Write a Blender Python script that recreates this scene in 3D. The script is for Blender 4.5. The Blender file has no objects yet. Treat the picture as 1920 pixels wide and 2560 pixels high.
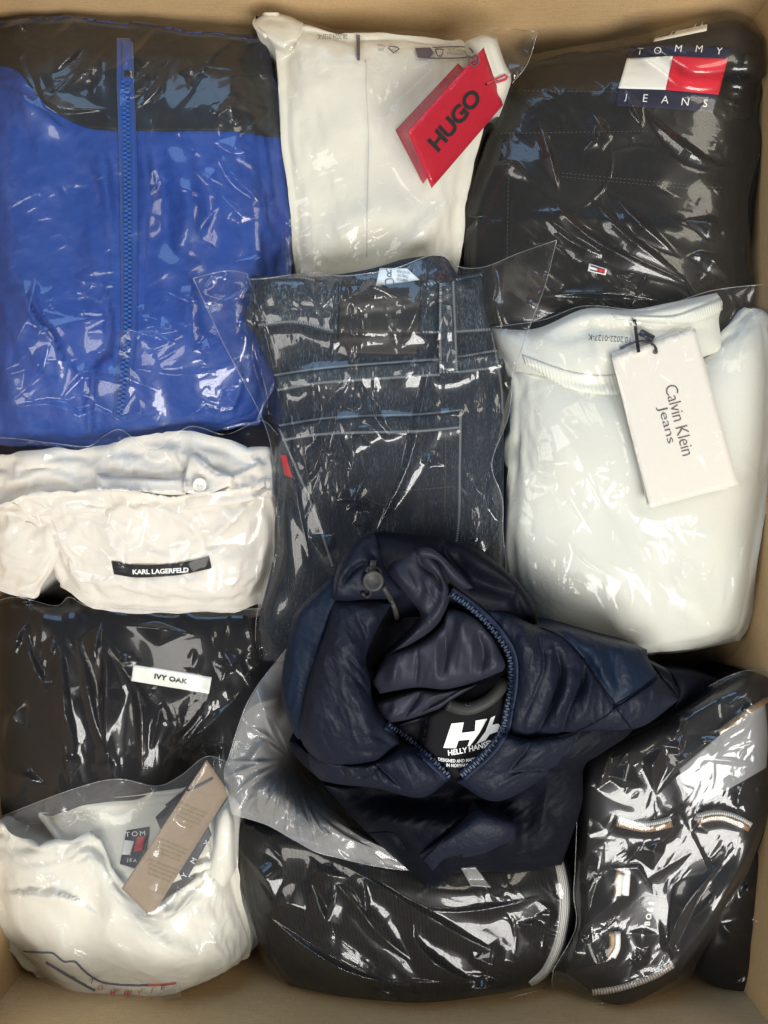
import bpy, bmesh, math, random, time
import numpy as np
from mathutils import Matrix, Vector

_T0 = time.perf_counter()
random.seed(7)
RNG = np.random.default_rng(11)

# ------------------------------------------------------------------ camera, light, exposure
S = 0.00028          # metres per photograph pixel on the plane z = 0 (the top of the packed clothes)
D = 0.64             # height of the phone camera above that plane
sc = bpy.context.scene
cam_d = bpy.data.cameras.new("camera")
cam_d.sensor_fit = 'VERTICAL'
cam_d.angle = 2 * math.atan(1280 * S / D)
cam_d.clip_start, cam_d.clip_end = 0.01, 50
cam = bpy.data.objects.new("camera", cam_d)
cam.location = (0, 0, D)
sc.collection.objects.link(cam)
sc.camera = cam

world = bpy.data.worlds.new("World")
sc.world = world
world.use_nodes = True
_bg = world.node_tree.nodes["Background"]
_bg.inputs[0].default_value = (0.80, 0.90, 1.0, 1)
_bg.inputs[1].default_value = 0.07

def lamp(name, loc, target, size, power, col):
    d = bpy.data.lights.new(name, 'AREA')
    d.shape = 'RECTANGLE'
    d.size, d.size_y = size
    d.energy = power
    d.color = col
    o = bpy.data.objects.new(name, d)
    o.location = loc
    o.rotation_euler = (Vector(target) - Vector(loc)).to_track_quat('-Z', 'Y').to_euler()
    sc.collection.objects.link(o)
    return o

lamp("window_lamp", (0.70, -1.40, 1.75), (0, 0, 0), (1.3, 1.0), 72, (1.0, 0.975, 0.93))
lamp("ceiling_lamp", (-1.25, -0.25, 1.75), (0, 0, 0), (0.6, 1.4), 20, (1.0, 0.96, 0.89))
lamp("ceiling_lamp", (1.15, 0.95, 1.9), (0, 0, 0), (0.45, 1.2), 12, (1.0, 0.92, 0.76))
lamp("sky_window", (-0.45, 2.3, 1.35), (0, 0, 0), (1.7, 1.35), 28, (0.40, 0.65, 1.0))

sc.view_settings.view_transform = 'Standard'
sc.view_settings.look = 'None'
sc.view_settings.exposure = 0.0
sc.view_settings.gamma = 1.0
sc.view_settings.use_curve_mapping = False
cy = sc.cycles
cy.max_bounces = 6
cy.diffuse_bounces = 2
cy.glossy_bounces = 2
cy.transparent_max_bounces = 14
cy.transmission_bounces = 4
cy.caustics_reflective = False
cy.caustics_refractive = False
cy.sample_clamp_indirect = 4.0
cy.use_denoising = True
try:
    cy.denoiser = 'OPENIMAGEDENOISE'
    cy.denoising_input_passes = 'RGB_ALBEDO_NORMAL'
except Exception:
    pass

# ------------------------------------------------------------------ helpers: places
def P(u, v, z):
    """photograph pixel + height -> world point (arrays allowed)"""
    k = S * (D - z) / D
    return (u - 960.0) * k, (1280.0 - v) * k, z

def q(ox, oy, f, pts):
    """points read off an enlarged crop -> photograph pixels"""
    return [(ox + a * f, oy + b * f) for a, b in pts]
A1 = lambda *p: q(0, 0, .4581, p)
A2 = lambda *p: q(600, 0, .4581, p)
A3 = lambda *p: q(1160, 0, .4581, p)
A4 = lambda *p: q(0, 600, .4581, p)
A5 = lambda *p: q(460, 580, .5787, p)
A6 = lambda *p: q(1200, 680, .4702, p)
A7 = lambda *p: q(0, 1060, .434, p)
A8 = lambda *p: q(0, 1480, .434, p)
B1 = lambda *p: q(0, 1900, .434, p)
B2 = lambda *p: q(680, 1300, .434, p)
B3 = lambda *p: q(1200, 1450, .434, p)
B4 = lambda *p: q(540, 1950, .5545, p)
B5 = lambda *p: q(1360, 1900, .3376, p)
B6 = lambda *p: q(540, 1600, .3376, p)
B7 = lambda *p: q(1050, 1650, .1808, p)

# relief map: the highest surface built so far, per photograph pixel cell
CELL = 4
U0, V0, MU, MV = -240, -240, 600, 760
ZM = np.full((MV, MU), -0.20, np.float32)

def zat(u, v, m=None):
    m = ZM if m is None else m
    x = np.clip((np.asarray(u, np.float64) - U0) / CELL, 0, MU - 1.001)
    y = np.clip((np.asarray(v, np.float64) - V0) / CELL, 0, MV - 1.001)
    i, j = x.astype(int), y.astype(int)
    a, b = x - i, y - j
    return (m[j, i] * (1 - a) * (1 - b) + m[j, i + 1] * a * (1 - b) + m[j + 1, i] * (1 - a) * b + m[j + 1, i + 1] * a * b)

def upsample(g, k):
    nv, nu = g.shape
    x = np.linspace(0, nu - 1, (nu - 1) * k + 1)
    y = np.linspace(0, nv - 1, (nv - 1) * k + 1)
    i = np.minimum(x.astype(int), nu - 2); a = x - i
    j = np.minimum(y.astype(int), nv - 2); b = (y - j)[:, None]
    t = g[:, i] * (1 - a) + g[:, i + 1] * a
    return t[j] * (1 - b) + t[j + 1] * b

def splat(u, v, z):
    du = max(np.abs(np.diff(u, axis=1)).max(), np.abs(np.diff(v, axis=0)).max(), np.abs(np.diff(u, axis=0)).max(), np.abs(np.diff(v, axis=1)).max())
    k = int(math.ceil(du / (CELL * 0.7)))
    if k > 1:
        u, v, z = upsample(u, k), upsample(v, k), upsample(z, k)
    i = np.rint((u - U0) / CELL).astype(int).ravel()
    j = np.rint((v - V0) / CELL).astype(int).ravel()
    ok = (i >= 0) & (i < MU) & (j >= 0) & (j < MV)
    np.maximum.at(ZM, (j[ok], i[ok]), z.ravel()[ok].astype(np.float32))

def blur(m, r):
    """box blur twice, radius r cells"""
    if r < 1:
        return m
    for _ in range(2):
        for ax in (0, 1):
            pad = [(0, 0), (0, 0)]; pad[ax] = (r + 1, r)
            c = np.cumsum(np.pad(m, pad, mode='edge').astype(np.float64), axis=ax)
            n = m.shape[ax]
            m = (np.take(c, range(2 * r + 1, 2 * r + 1 + n), axis=ax) - np.take(c, range(0, n), axis=ax)) / (2 * r + 1)
    return m.astype(np.float32)

def dilate(m, r):
    out = m
    for _ in range(r):
        p = np.pad(out, 1, mode='edge')
        out = np.maximum.reduce([p[1:-1, 1:-1], p[:-2, 1:-1], p[2:, 1:-1], p[1:-1, :-2], p[1:-1, 2:]])
    return out

# ------------------------------------------------------------------ helpers: curves and grids
def spline(pts, n, closed=False):
    """Catmull-Rom through pts, n points evenly by length"""
    p = np.asarray(pts, float)
    if len(p) == 2 and not closed:
        t = np.linspace(0, 1, n)[:, None]
        return p[0] * (1 - t) + p[1] * t
    if closed:
        e = np.vstack([p[-1], p, p[0], p[1]])
    else:
        e = np.vstack([2 * p[0] - p[1], p, 2 * p[-1] - p[-2]])
    out = []
    t = np.linspace(0, 1, 12, endpoint=False)[:, None]
    for i in range(len(e) - 3):
        a, b, c, d = e[i:i + 4]
        out.append(0.5 * ((2 * b) + (c - a) * t + (2 * a - 5 * b + 4 * c - d) * t ** 2 + (3 * b - a - 3 * c + d) * t ** 3))
    out.append(e[-2][None])
    out = np.vstack(out)
    L = np.concatenate([[0], np.cumsum(np.linalg.norm(np.diff(out, axis=0), axis=1))])
    s = np.linspace(0, L[-1], n)
    return np.stack([np.interp(s, L, out[:, k]) for k in range(out.shape[1])], 1)

def plen(p):
    p = np.asarray(p, float)
    return np.linalg.norm(np.diff(p, axis=0), axis=1).sum()

def coons(T, R, B, L, step):
    """T,B left to right; L,R top to bottom. returns u, v (nv, nu)"""
    nu = int(np.clip(max(plen(T), plen(B)) / step, 3, 520)) + 1
    nv = int(np.clip(max(plen(L), plen(R)) / step, 3, 520)) + 1
    t, b, l, r = spline(T, nu), spline(B, nu), spline(L, nv), spline(R, nv)
    x = np.linspace(0, 1, nu)[None, :, None]
    y = np.linspace(0, 1, nv)[:, None, None]
    g = (1 - y) * t[None] + y * b[None] + (1 - x) * l[:, None] + x * r[:, None] - (
        (1 - x) * (1 - y) * t[0] + x * (1 - y) * t[-1] + (1 - x) * y * b[0] + x * y * b[-1])
    return g[..., 0], g[..., 1]

def sides(*pts4):
    """T, R, B, L polylines with shared corners"""
    return pts4

def quad(tl, tr, br, bl):
    return ([tl, tr], [tr, br], [bl, br], [tl, bl])

def vnoise(x, y, seed=0):
    xi, yi = np.floor(x).astype(np.int64), np.floor(y).astype(np.int64)
    fx, fy = x - xi, y - yi
    fx, fy = fx * fx * fx * (fx * (fx * 6 - 15) + 10), fy * fy * fy * (fy * (fy * 6 - 15) + 10)
    def h(a, b):
        n = (a * 374761393 + b * 668265263 + seed * 974634777) & 0x7fffffff
        n = ((n ^ (n >> 13)) * 1274126177) & 0x7fffffff
        return ((n ^ (n >> 16)) & 0xffff) / 32767.5 - 1.0
    return (h(xi, yi) * (1 - fx) * (1 - fy) + h(xi + 1, yi) * fx * (1 - fy) + h(xi, yi + 1) * (1 - fx) * fy + h(xi + 1, yi + 1) * fx * fy)

def fbm(u, v, scale, seed=0, octv=3, ang=0.0, stretch=1.0):
    a = math.radians(ang)
    x = (u * math.cos(a) + v * math.sin(a)) / (scale * stretch)
    y = (-u * math.sin(a) + v * math.cos(a)) / scale
    z = 0; amp = 1
    for k in range(octv):
        z = z + amp * vnoise(x * 2 ** k + 13.7 * k, y * 2 ** k - 7.1 * k, seed + k)
        amp *= 0.5
    return z / 1.6

def ridged(u, v, scale, seed=0, ang=0.0, stretch=1.0, octv=3):
    """sharp creases"""
    a = math.radians(ang)
    x = (u * math.cos(a) + v * math.sin(a)) / (scale * stretch)
    y = (-u * math.sin(a) + v * math.cos(a)) / scale
    z = 0; amp = 1
    for k in range(octv):
        z = z + amp * (1 - np.abs(vnoise(x * 2 ** k + 3.3 * k, y * 2 ** k + 9.1 * k, seed + 31 * k)) * 2.2)
        amp *= 0.5
    return z / 1.75

def strokes_z(u, v, strokes):
    """height added by fold lines: (points, width px, amplitude mm, kind g|s|f)"""
    z = np.zeros_like(u)
    for pts, w, amp, kind in strokes:
        c = spline(pts, max(6, int(plen(pts) / max(w, 8)) + 3))
        m = 5 * w + 10 if kind != 'f' else 4 * w + 20
        box = (u > c[:, 0].min() - m) & (u < c[:, 0].max() + m) & (v > c[:, 1].min() - m) & (v < c[:, 1].max() + m)
        if not box.any():
            continue
        uu, vv = u[box], v[box]
        best = np.full(uu.shape, 1e9); sgn = np.zeros(uu.shape); tt = np.zeros(uu.shape)
        n = len(c) - 1
        for i in range(n):
            ax, ay = c[i]; dx, dy = c[i + 1] - c[i]
            l2 = dx * dx + dy * dy + 1e-9
            t = np.clip(((uu - ax) * dx + (vv - ay) * dy) / l2, 0, 1)
            ex, ey = uu - ax - t * dx, vv - ay - t * dy
            d = np.hypot(ex, ey)
            k = d < best
            best[k] = d[k]; sgn[k] = (dx * ey - dy * ex)[k]; tt[k] = (i + t[k]) / n
        tap = np.sqrt(np.clip(np.sin(np.pi * np.clip(tt, 0.02, 0.98)), 0, 1))
        if kind == 'g':
            f = np.exp(-(best / w) ** 2)
        elif kind == 's':
            f = np.exp(-best / w)
        else:
            f = np.where(sgn > 0, np.exp(-best / w), np.exp(-(best / 2.5) ** 2))
        z[box] += amp * 0.001 * f * tap
    return z

# ------------------------------------------------------------------ helpers: objects
C = sc.collection

def tag(o, label, cat, group=None, kind=None):
    if label: o['label'] = label
    if cat: o['category'] = cat
    if group: o['group'] = group
    if kind: o['kind'] = kind
    return o

def thing(name, label, cat, loc, group=None):
    o = bpy.data.objects.new(name, None)
    o.empty_display_size = 0.02
    x, y, z = P(loc[0], loc[1], loc[2])
    o.location = (x, y, z)
    C.objects.link(o)
    return tag(o, label, cat, group)

def world_of(o):
    v = Vector((0, 0, 0))
    while o is not None:
        v += o.location
        o = o.parent
    return v

def link(me, name, mat, parent, label=None, kind=None, smooth=True):
    o = bpy.data.objects.new(name, me)
    C.objects.link(o)
    if mat is not None:
        me.materials.append(mat)
    if parent is not None:
        o.parent = parent
        o.location = -world_of(parent)
    if smooth:
        me.polygons.foreach_set('use_smooth', [True] * len(me.polygons))
    if label: o['label'] = label
    if kind: o['kind'] = kind
    return o

def raw_mesh(name, verts, faces, uvs=None):
    me = bpy.data.meshes.new(name)
    verts = np.asarray(verts, np.float32)
    me.from_pydata([tuple(map(float, p)) for p in verts], [], [tuple(map(int, f)) for f in faces])
    if uvs is not None:
        l = me.uv_layers.new(name='uv')
        vi = np.empty(len(me.loops), np.int32); me.loops.foreach_get('vertex_index', vi)
        l.data.foreach_set('uv', np.asarray(uvs, np.float32)[vi].ravel())
    me.update()
    return me

def grid_mesh(name, X, Y, Z, skirt=0.0, inset=0.0):
    nv, nu = X.shape
    V = np.stack([X, Y, Z], -1).reshape(-1, 3)
    idx = np.arange(nv * nu).reshape(nv, nu)
    F = np.stack([idx[1:, :-1], idx[1:, 1:], idx[:-1, 1:], idx[:-1, :-1]], -1).reshape(-1, 4)
    su = np.linspace(0, 1, nu)[None].repeat(nv, 0); sv = np.linspace(0, 1, nv)[:, None].repeat(nu, 1)
    UV = np.stack([su, sv], -1).reshape(-1, 2)
    if skirt > 0:
        ring = np.concatenate([idx[0, :], idx[1:, -1], idx[-1, -2::-1], idx[-2:0:-1, 0]])
        c = V[ring].mean(0)
        low = V[ring].copy()
        low[:, :2] = low[:, :2] * (1 - inset) + c[:2] * inset
        low[:, 2] -= skirt
        n0 = len(V); m = len(ring)
        V = np.vstack([V, low]); UV = np.vstack([UV, UV[ring]])
        a = np.arange(m); b = (a + 1) % m
        F = np.vstack([F, np.stack([ring[a], ring[b], n0 + b, n0 + a], -1)])
    me = bpy.data.meshes.new(name)
    me.vertices.add(len(V)); me.vertices.foreach_set('co', V.astype(np.float32).ravel())
    me.loops.add(F.size); me.loops.foreach_set('vertex_index', F.astype(np.int32).ravel())
    me.polygons.add(len(F)); me.polygons.foreach_set('loop_start', np.arange(0, F.size, 4, dtype=np.int32))
    l = me.uv_layers.new(name='uv'); l.data.foreach_set('uv', UV[F.ravel()].astype(np.float32).ravel())
    me.update(calc_edges=True)
    return me

def prof(nv, nu, p=5.0, qx=1.0):
    x = np.abs(np.linspace(-1, 1, nu))[None]; y = np.abs(np.linspace(-1, 1, nv))[:, None]
    return (np.clip(1 - x ** p, 0, 1) * np.clip(1 - y ** p, 0, 1)) ** (0.5 * qx)

def blob(name, sd, zc, puff, mat, parent, step=7, p=5.0, strokes=(), nz=None, skirt=0.09, crease=None, label=None, qx=1.0, put=True, simk=None):
    """a soft padded piece. zc = heights of the corners tl, tr, br, bl (m); puff = extra height in the middle"""
    u, v = coons(*sd, step)
    nv, nu = u.shape
    x = np.linspace(0, 1, nu)[None]; y = np.linspace(0, 1, nv)[:, None]
    zb = zc[0] * (1 - x) * (1 - y) + zc[1] * x * (1 - y) + zc[2] * x * y + zc[3] * (1 - x) * y
    f = prof(nv, nu, p, qx)
    z = zb + puff * f
    if nz:
        for amp, scale, seed, ang, st in nz:
            z = z + amp * 0.001 * fbm(u, v, scale, seed, 3, ang, st) * f
    if crease:
        for amp, scale, seed, ang, st in crease:
            z = z + amp * 0.001 * ridged(u, v, scale, seed, ang, st, 2) * f
    if strokes:
        z = z + strokes_z(u, v, strokes)
    if simk:
        u, v, z = relax(u, v, z, f, **simk)
    if put:
        splat(u, v, z)
    return link(grid_mesh(name, *P(u, v, z), skirt=skirt, inset=0.04), name, mat, parent, label)

def overlay(name, sd, mat, parent, off=0.8, step=6, thick=1.0, strokes=(), label=None, put=True, soft=2, puff=0.0, p=6.0, kind=None, nz=None):
    """a flat piece that lies on whatever is below it (label, tape, pocket). off, thick, puff in mm"""
    u, v = coons(*sd, step)
    z = zat(u, v, blur(ZM, soft) if soft else None)
    z = np.maximum(z, zat(u, v)) + off * 0.001
    z = z + puff * 0.001 * prof(*u.shape, p)
    if nz:
        for amp, scale, seed, ang, st in nz:
            z = z + amp * 0.001 * fbm(u, v, scale, seed, 2, ang, st)
    if strokes:
        z = z + strokes_z(u, v, strokes)
    if put:
        splat(u, v, z)
    return link(grid_mesh(name, *P(u, v, z), skirt=(thick + off) * 0.001), name, mat, parent, label, kind)

def plate(name, pts, mat, parent, off=1.2, thick=0.5, put=True, label=None, bend=0.0, step=14):
    """a stiff card resting on the surface below: four corners tl, tr, br, bl, slightly bowed"""
    u, v = coons(*quad(*pts), step)
    nv, nu = u.shape
    x = np.linspace(0, 1, nu)[None] + 0 * u; y = np.linspace(0, 1, nv)[:, None] + 0 * u
    zs = zat(u, v, blur(ZM, 3)).ravel()
    A = np.stack([x.ravel(), y.ravel(), np.ones(x.size)], 1)
    c = np.linalg.lstsq(A, zs, rcond=None)[0]
    z = (A @ c).reshape(u.shape)
    z = z + max(0.0, float(np.quantile(zat(u, v) - z, 0.985))) + off * 0.001
    z = z + bend * 0.001 * (4 * y * (1 - y))
    if put:
        splat(u, v, z)
    return link(grid_mesh(name, *P(u, v, z), skirt=thick * 0.001), name, mat, parent, label, smooth=False)

def ribbon_sides(path, w):
    """a strip of width w px along a path -> sides for coons (path runs top to bottom)"""
    c = spline(path, max(8, int(plen(path) / 12)))
    t = np.gradient(c, axis=0); t /= np.linalg.norm(t, axis=1)[:, None] + 1e-9
    n = np.stack([t[:, 1], -t[:, 0]], 1)
    w = np.interp(np.linspace(0, 1, len(c)), np.linspace(0, 1, len(np.atleast_1d(w))), np.atleast_1d(w))[:, None]
    a, b = c - n * w / 2, c + n * w / 2
    return ([tuple(a[0]), tuple(b[0])], [tuple(x) for x in b], [tuple(a[-1]), tuple(b[-1])], [tuple(x) for x in a])

def tube(name, path, r, mat, parent, z=None, off=0.8, closed=False, seg=8, n=None, label=None, kind=None, raise_mid=0.0):
    """a cord along pixels; heights from the relief map or given per point (m)"""
    path = np.asarray(path, float)
    n = n or max(8, int(plen(path) / 7))
    if z is not None:
        c3 = spline(np.column_stack([path, np.asarray(z, float) * 1000]), n, closed)
        uu, vv, zz = c3[:, 0], c3[:, 1], c3[:, 2] / 1000
    else:
        c3 = spline(path, n, closed)
        uu, vv = c3[:, 0], c3[:, 1]
        zz = zat(uu, vv) + off * 0.001 + raise_mid * 0.001 * np.sin(np.linspace(0, np.pi, len(uu)))
    X = np.stack(P(uu, vv, zz), 1)
    t = np.gradient(X, axis=0); t /= np.linalg.norm(t, axis=1)[:, None] + 1e-12
    up = np.array([0, 0, 1.0])
    s = np.cross(t, up); s /= np.linalg.norm(s, axis=1)[:, None] + 1e-12
    w = np.cross(s, t)
    a = np.linspace(0, 2 * np.pi, seg, endpoint=False)
    V = X[:, None] + r * (np.cos(a)[None, :, None] * s[:, None] + np.sin(a)[None, :, None] * w[:, None])
    m = len(X)
    idx = np.arange(m * seg).reshape(m, seg)
    F = [(idx[i, j], idx[i, (j + 1) % seg], idx[i + 1, (j + 1) % seg], idx[i + 1, j]) for i in range(m - 1) for j in range(seg)]
    F += [tuple(idx[0, ::-1]), tuple(idx[-1])]
    return link(raw_mesh(name, V.reshape(-1, 3), F), name, mat, parent, label, kind)

def boxes(name, items, mat, parent, kind='stuff', label=None):
    """many little blocks joined: items = (u, v, angle deg, length px, width px, height mm, off mm)"""
    V, F = [], []
    for (u, v, ang, l, w, h, off) in items:
        z = float(zat(u, v)) + off * 0.001
        x, y, _ = P(u, v, z)
        k = S * (D - z) / D
        a = math.radians(-ang)
        ca, sa = math.cos(a), math.sin(a)
        b = len(V)
        for zz, e in ((z, 1.0), (z + h * 0.001, 0.72)):
            for dx, dy in ((-1, -1), (1, -1), (1, 1), (-1, 1)):
                px, py = dx * l / 2 * k * e, dy * w / 2 * k * e
                V.append((x + px * ca - py * sa, y + px * sa + py * ca, zz))
        F += [(b + 4, b + 5, b + 6, b + 7), (b, b + 1, b + 5, b + 4), (b + 1, b + 2, b + 6, b + 5), (b + 2, b + 3, b + 7, b + 6), (b + 3, b, b + 4, b + 7)]
    return link(raw_mesh(name, V, F), name, mat, parent, label, kind, smooth=False)

def along(path, pitch):
    n = max(2, int(plen(spline(path, 60)) / pitch))
    c = spline(path, n)
    t = np.gradient(c, axis=0)
    return c, np.degrees(np.arctan2(t[:, 1], t[:, 0]))

def stitches(name, paths, mat, parent, pitch=9, l=6.5, w=3.0, h=0.45, off=0.15, slant=25):
    it = []
    for pth in paths:
        c, a = along(pth, pitch)
        it += [(x, y, g + slant, l, w, h, off) for (x, y), g in zip(c, a)]
    return boxes(name, it, mat, parent)

def zip_teeth(name, path, mat, parent, pitch=11, half=7, l=9, w=6, h=1.4, off=0.3):
    c, a = along(path, pitch / 2)
    it = []
    for k, ((x, y), g) in enumerate(zip(c, a)):
        s = 1 if k % 2 else -1
        n = math.radians(g + 90)
        it.append((x + s * half / 2 * math.cos(n), y + s * half / 2 * math.sin(n), g + 90, l, w, h, off))
    return boxes(name, it, mat, parent)

def lettering(name, text, cu, cv, size, ang, mat, parent, bold=0.0, shear=0.0, sx=1.0, space=1.0, off=0.5, sag=0.0, zplane=None, label=None, cuts=0, width=None):
    """flat print: size = cap height px; ang = degrees counter-clockwise as seen; bent over the surface below"""
    cu_d = bpy.data.curves.new('t', 'FONT')
    cu_d.body = text; cu_d.align_x = 'CENTER'; cu_d.align_y = 'CENTER'
    cu_d.size = 1.0; cu_d.offset = bold; cu_d.shear = shear; cu_d.space_character = space
    cu_d.resolution_u = 3
    t = bpy.data.objects.new('t', cu_d); C.objects.link(t)
    dg = bpy.context.evaluated_depsgraph_get(); dg.update()
    me = bpy.data.meshes.new_from_object(t.evaluated_get(dg))
    bpy.data.objects.remove(t); bpy.data.curves.remove(cu_d)
    if cuts:
        bm = bmesh.new(); bm.from_mesh(me)
        bmesh.ops.triangulate(bm, faces=bm.faces)
        bmesh.ops.subdivide_edges(bm, edges=bm.edges, cuts=cuts)
        bm.to_mesh(me); bm.free()
    n = len(me.vertices)
    co = np.empty(n * 3, np.float32); me.vertices.foreach_get('co', co); co = co.reshape(-1, 3)
    yc = (co[:, 1].max() + co[:, 1].min()) / 2; hh = max(co[:, 1].max() - co[:, 1].min(), 1e-6)
    x, y = co[:, 0] * sx / hh * size, (co[:, 1] - yc) / hh * size
    if width:
        x = (x - (x.max() + x.min()) / 2) * (width / max(x.max() - x.min(), 1e-6))
    xm = max(np.abs(x).max(), 1e-6)
    y = y - sag * (1 - (x / xm) ** 2)
    a = math.radians(ang)
    u = cu + x * math.cos(a) - y * math.sin(a)
    v = cv - (x * math.sin(a) + y * math.cos(a))
    z = (zat(u, v) if zplane is None else np.full(n, zplane)) + off * 0.001
    co[:, 0], co[:, 1], co[:, 2] = P(u, v, z)
    me.vertices.foreach_set('co', co.ravel()); me.update()
    me.materials.clear()
    return link(me, name, mat, parent, label, smooth=False)

def polyprint(name, polys, mat, parent, off=0.5, step=6):
    """flat printed shapes given as pixel polygons, laid on the surface below"""
    bm = bmesh.new()
    for pl in polys:
        bm.faces.new([bm.verts.new((a, b, 0)) for a, b in pl])
    bm.normal_update()
    bmesh.ops.triangulate(bm, faces=bm.faces, ngon_method='EAR_CLIP')
    for _ in range(4):
        es = [e for e in bm.edges if e.calc_length() > step * 2]
        if not es: break
        bmesh.ops.subdivide_edges(bm, edges=es, cuts=1)
        bmesh.ops.triangulate(bm, faces=bm.faces)
    for w in bm.verts:
        u, v = w.co.x, w.co.y
        w.co = P(u, v, float(zat(u, v)) + off * 0.001)
    bmesh.ops.recalc_face_normals(bm, faces=bm.faces)
    me = bpy.data.meshes.new(name); bm.to_mesh(me); bm.free()
    return link(me, name, mat, parent, smooth=False)

# ------------------------------------------------------------------ sheet relaxation: a film or cloth with a little too much area buckles into folds
def relax(u, v, z, free, excess=0.03, iters=90, bend=0.25, grav=0.00002, seed=0, floor=None, ceil=None, start=0.0012, scale=34, aniso=(0, 1.0), damp=0.9, vary=0.6):
    p = np.stack([u * S, v * S, z]).astype(np.float32)
    nv, nu = u.shape
    ev = excess * (1 + vary * fbm(u, v, 240, seed + 5, 2)).astype(np.float32)
    def ln(a, b): return np.sqrt(((b - a) ** 2).sum(0))
    ex, ey = ev * (2 - aniso[1]), ev * aniso[1]
    rh = ln(p[:, :, :-1], p[:, :, 1:]) * (1 + ex[:, :-1])
    rv = ln(p[:, :-1], p[:, 1:]) * (1 + ey[:-1])
    rd = ln(p[:, :-1, :-1], p[:, 1:, 1:]) * (1 + ev[:-1, :-1])
    re = ln(p[:, 1:, :-1], p[:, :-1, 1:]) * (1 + ev[:-1, :-1])
    w = np.clip(free * 3, 0, 1).astype(np.float32)
    w[0] = w[-1] = 0; w[:, 0] = w[:, -1] = 0
    p[2] += (start * (ridged(u, v, scale, seed, aniso[0], 2.2, 3) - 0.3) * w).astype(np.float32)
    fix = p.copy(); pinned = w < 0.02
    vel = np.zeros_like(p)
    def pair(A, B, r, k):
        d = B - A
        L = np.sqrt((d * d).sum(0)) + 1e-9
        c = d * ((L - r) / L * (0.5 * k))
        A += c; B -= c
    for it in range(iters):
        vel *= damp
        vel[2] -= grav
        old = p.copy()
        p += vel * (1 - pinned)
        for o in (0, 1):
            n = (nu - o) // 2
            pair(p[:, :, o:o + 2 * n:2], p[:, :, o + 1:o + 1 + 2 * n:2], rh[:, o:o + 2 * n:2], 1.0)
            n = (nv - o) // 2
            pair(p[:, o:o + 2 * n:2], p[:, o + 1:o + 1 + 2 * n:2], rv[o:o + 2 * n:2], 1.0)
        # shear, simultaneous
        for (sa, sb, r) in (((slice(None, -1), slice(None, -1)), (slice(1, None), slice(1, None)), rd), ((slice(1, None), slice(None, -1)), (slice(None, -1), slice(1, None)), re)):
            A = p[(slice(None),) + sa]; B = p[(slice(None),) + sb]
            d = B - A; L = np.sqrt((d * d).sum(0)) + 1e-9
            c = d * ((L - r) / L * 0.12)
            p[(slice(None),) + sa] += c
            p[(slice(None),) + sb] -= c
        if bend > 0:
            m = (p[:, :, :-2] + p[:, :, 2:]) * 0.5 - p[:, :, 1:-1]
            p[:, :, 1:-1] += m * (bend * 0.5)
            m = (p[:, :-2] + p[:, 2:]) * 0.5 - p[:, 1:-1]
            p[:, 1:-1] += m * (bend * 0.5)
        if floor is not None:
            p[2] = np.maximum(p[2], floor)
        if ceil is not None:
            p[2] = np.minimum(p[2], ceil)
        p = np.where(pinned, fix, p)
        vel = np.clip(p - old, -0.002, 0.002)
    return p[0] / S, p[1] / S, p[2].astype(np.float64)

def tents(u, v, ridges):
    """upper envelope of folded ridges: each (points, half width px, height mm) gives two flat facets meeting in a crease"""
    z = np.zeros_like(u)
    for pts, w, amp in ridges:
        c = np.asarray(pts, float)
        if len(c) > 2:
            c = spline(c, max(4, int(plen(c) / 45) + 2))
        n = len(c) - 1
        box = (u > c[:, 0].min() - 1.6 * w) & (u < c[:, 0].max() + 1.6 * w) & (v > c[:, 1].min() - 1.6 * w) & (v < c[:, 1].max() + 1.6 * w)
        if not box.any():
            continue
        uu, vv = u[box], v[box]
        best = np.full(uu.shape, 1e9); sgn = np.zeros(uu.shape); tt = np.zeros(uu.shape)
        for i in range(n):
            ax, ay = c[i]; dx, dy = c[i + 1] - c[i]
            l2 = dx * dx + dy * dy + 1e-9
            t = np.clip(((uu - ax) * dx + (vv - ay) * dy) / l2, 0, 1)
            ex, ey = uu - ax - t * dx, vv - ay - t * dy
            d = np.hypot(ex, ey)
            k = d < best
            best[k] = d[k]; sgn[k] = (dx * ey - dy * ex)[k]; tt[k] = (i + t[k]) / n
        # one flank steep, one shallow; tapering to both ends
        skew = 0.55 if (int(c[0, 0] * 7 + c[0, 1] * 3) % 2) else 1.5
        ww = np.where(sgn > 0, w * skew, w * (2.05 - skew))
        tap = np.minimum(1, 1.9 * (0.5 - np.abs(tt - 0.5)) + 0.12)
        f = amp * 0.00115 * np.clip(tap - best / (ww * 1.25), 0, None) ** 1.6
        z[box] = np.maximum(z[box], f)
    return z

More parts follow.
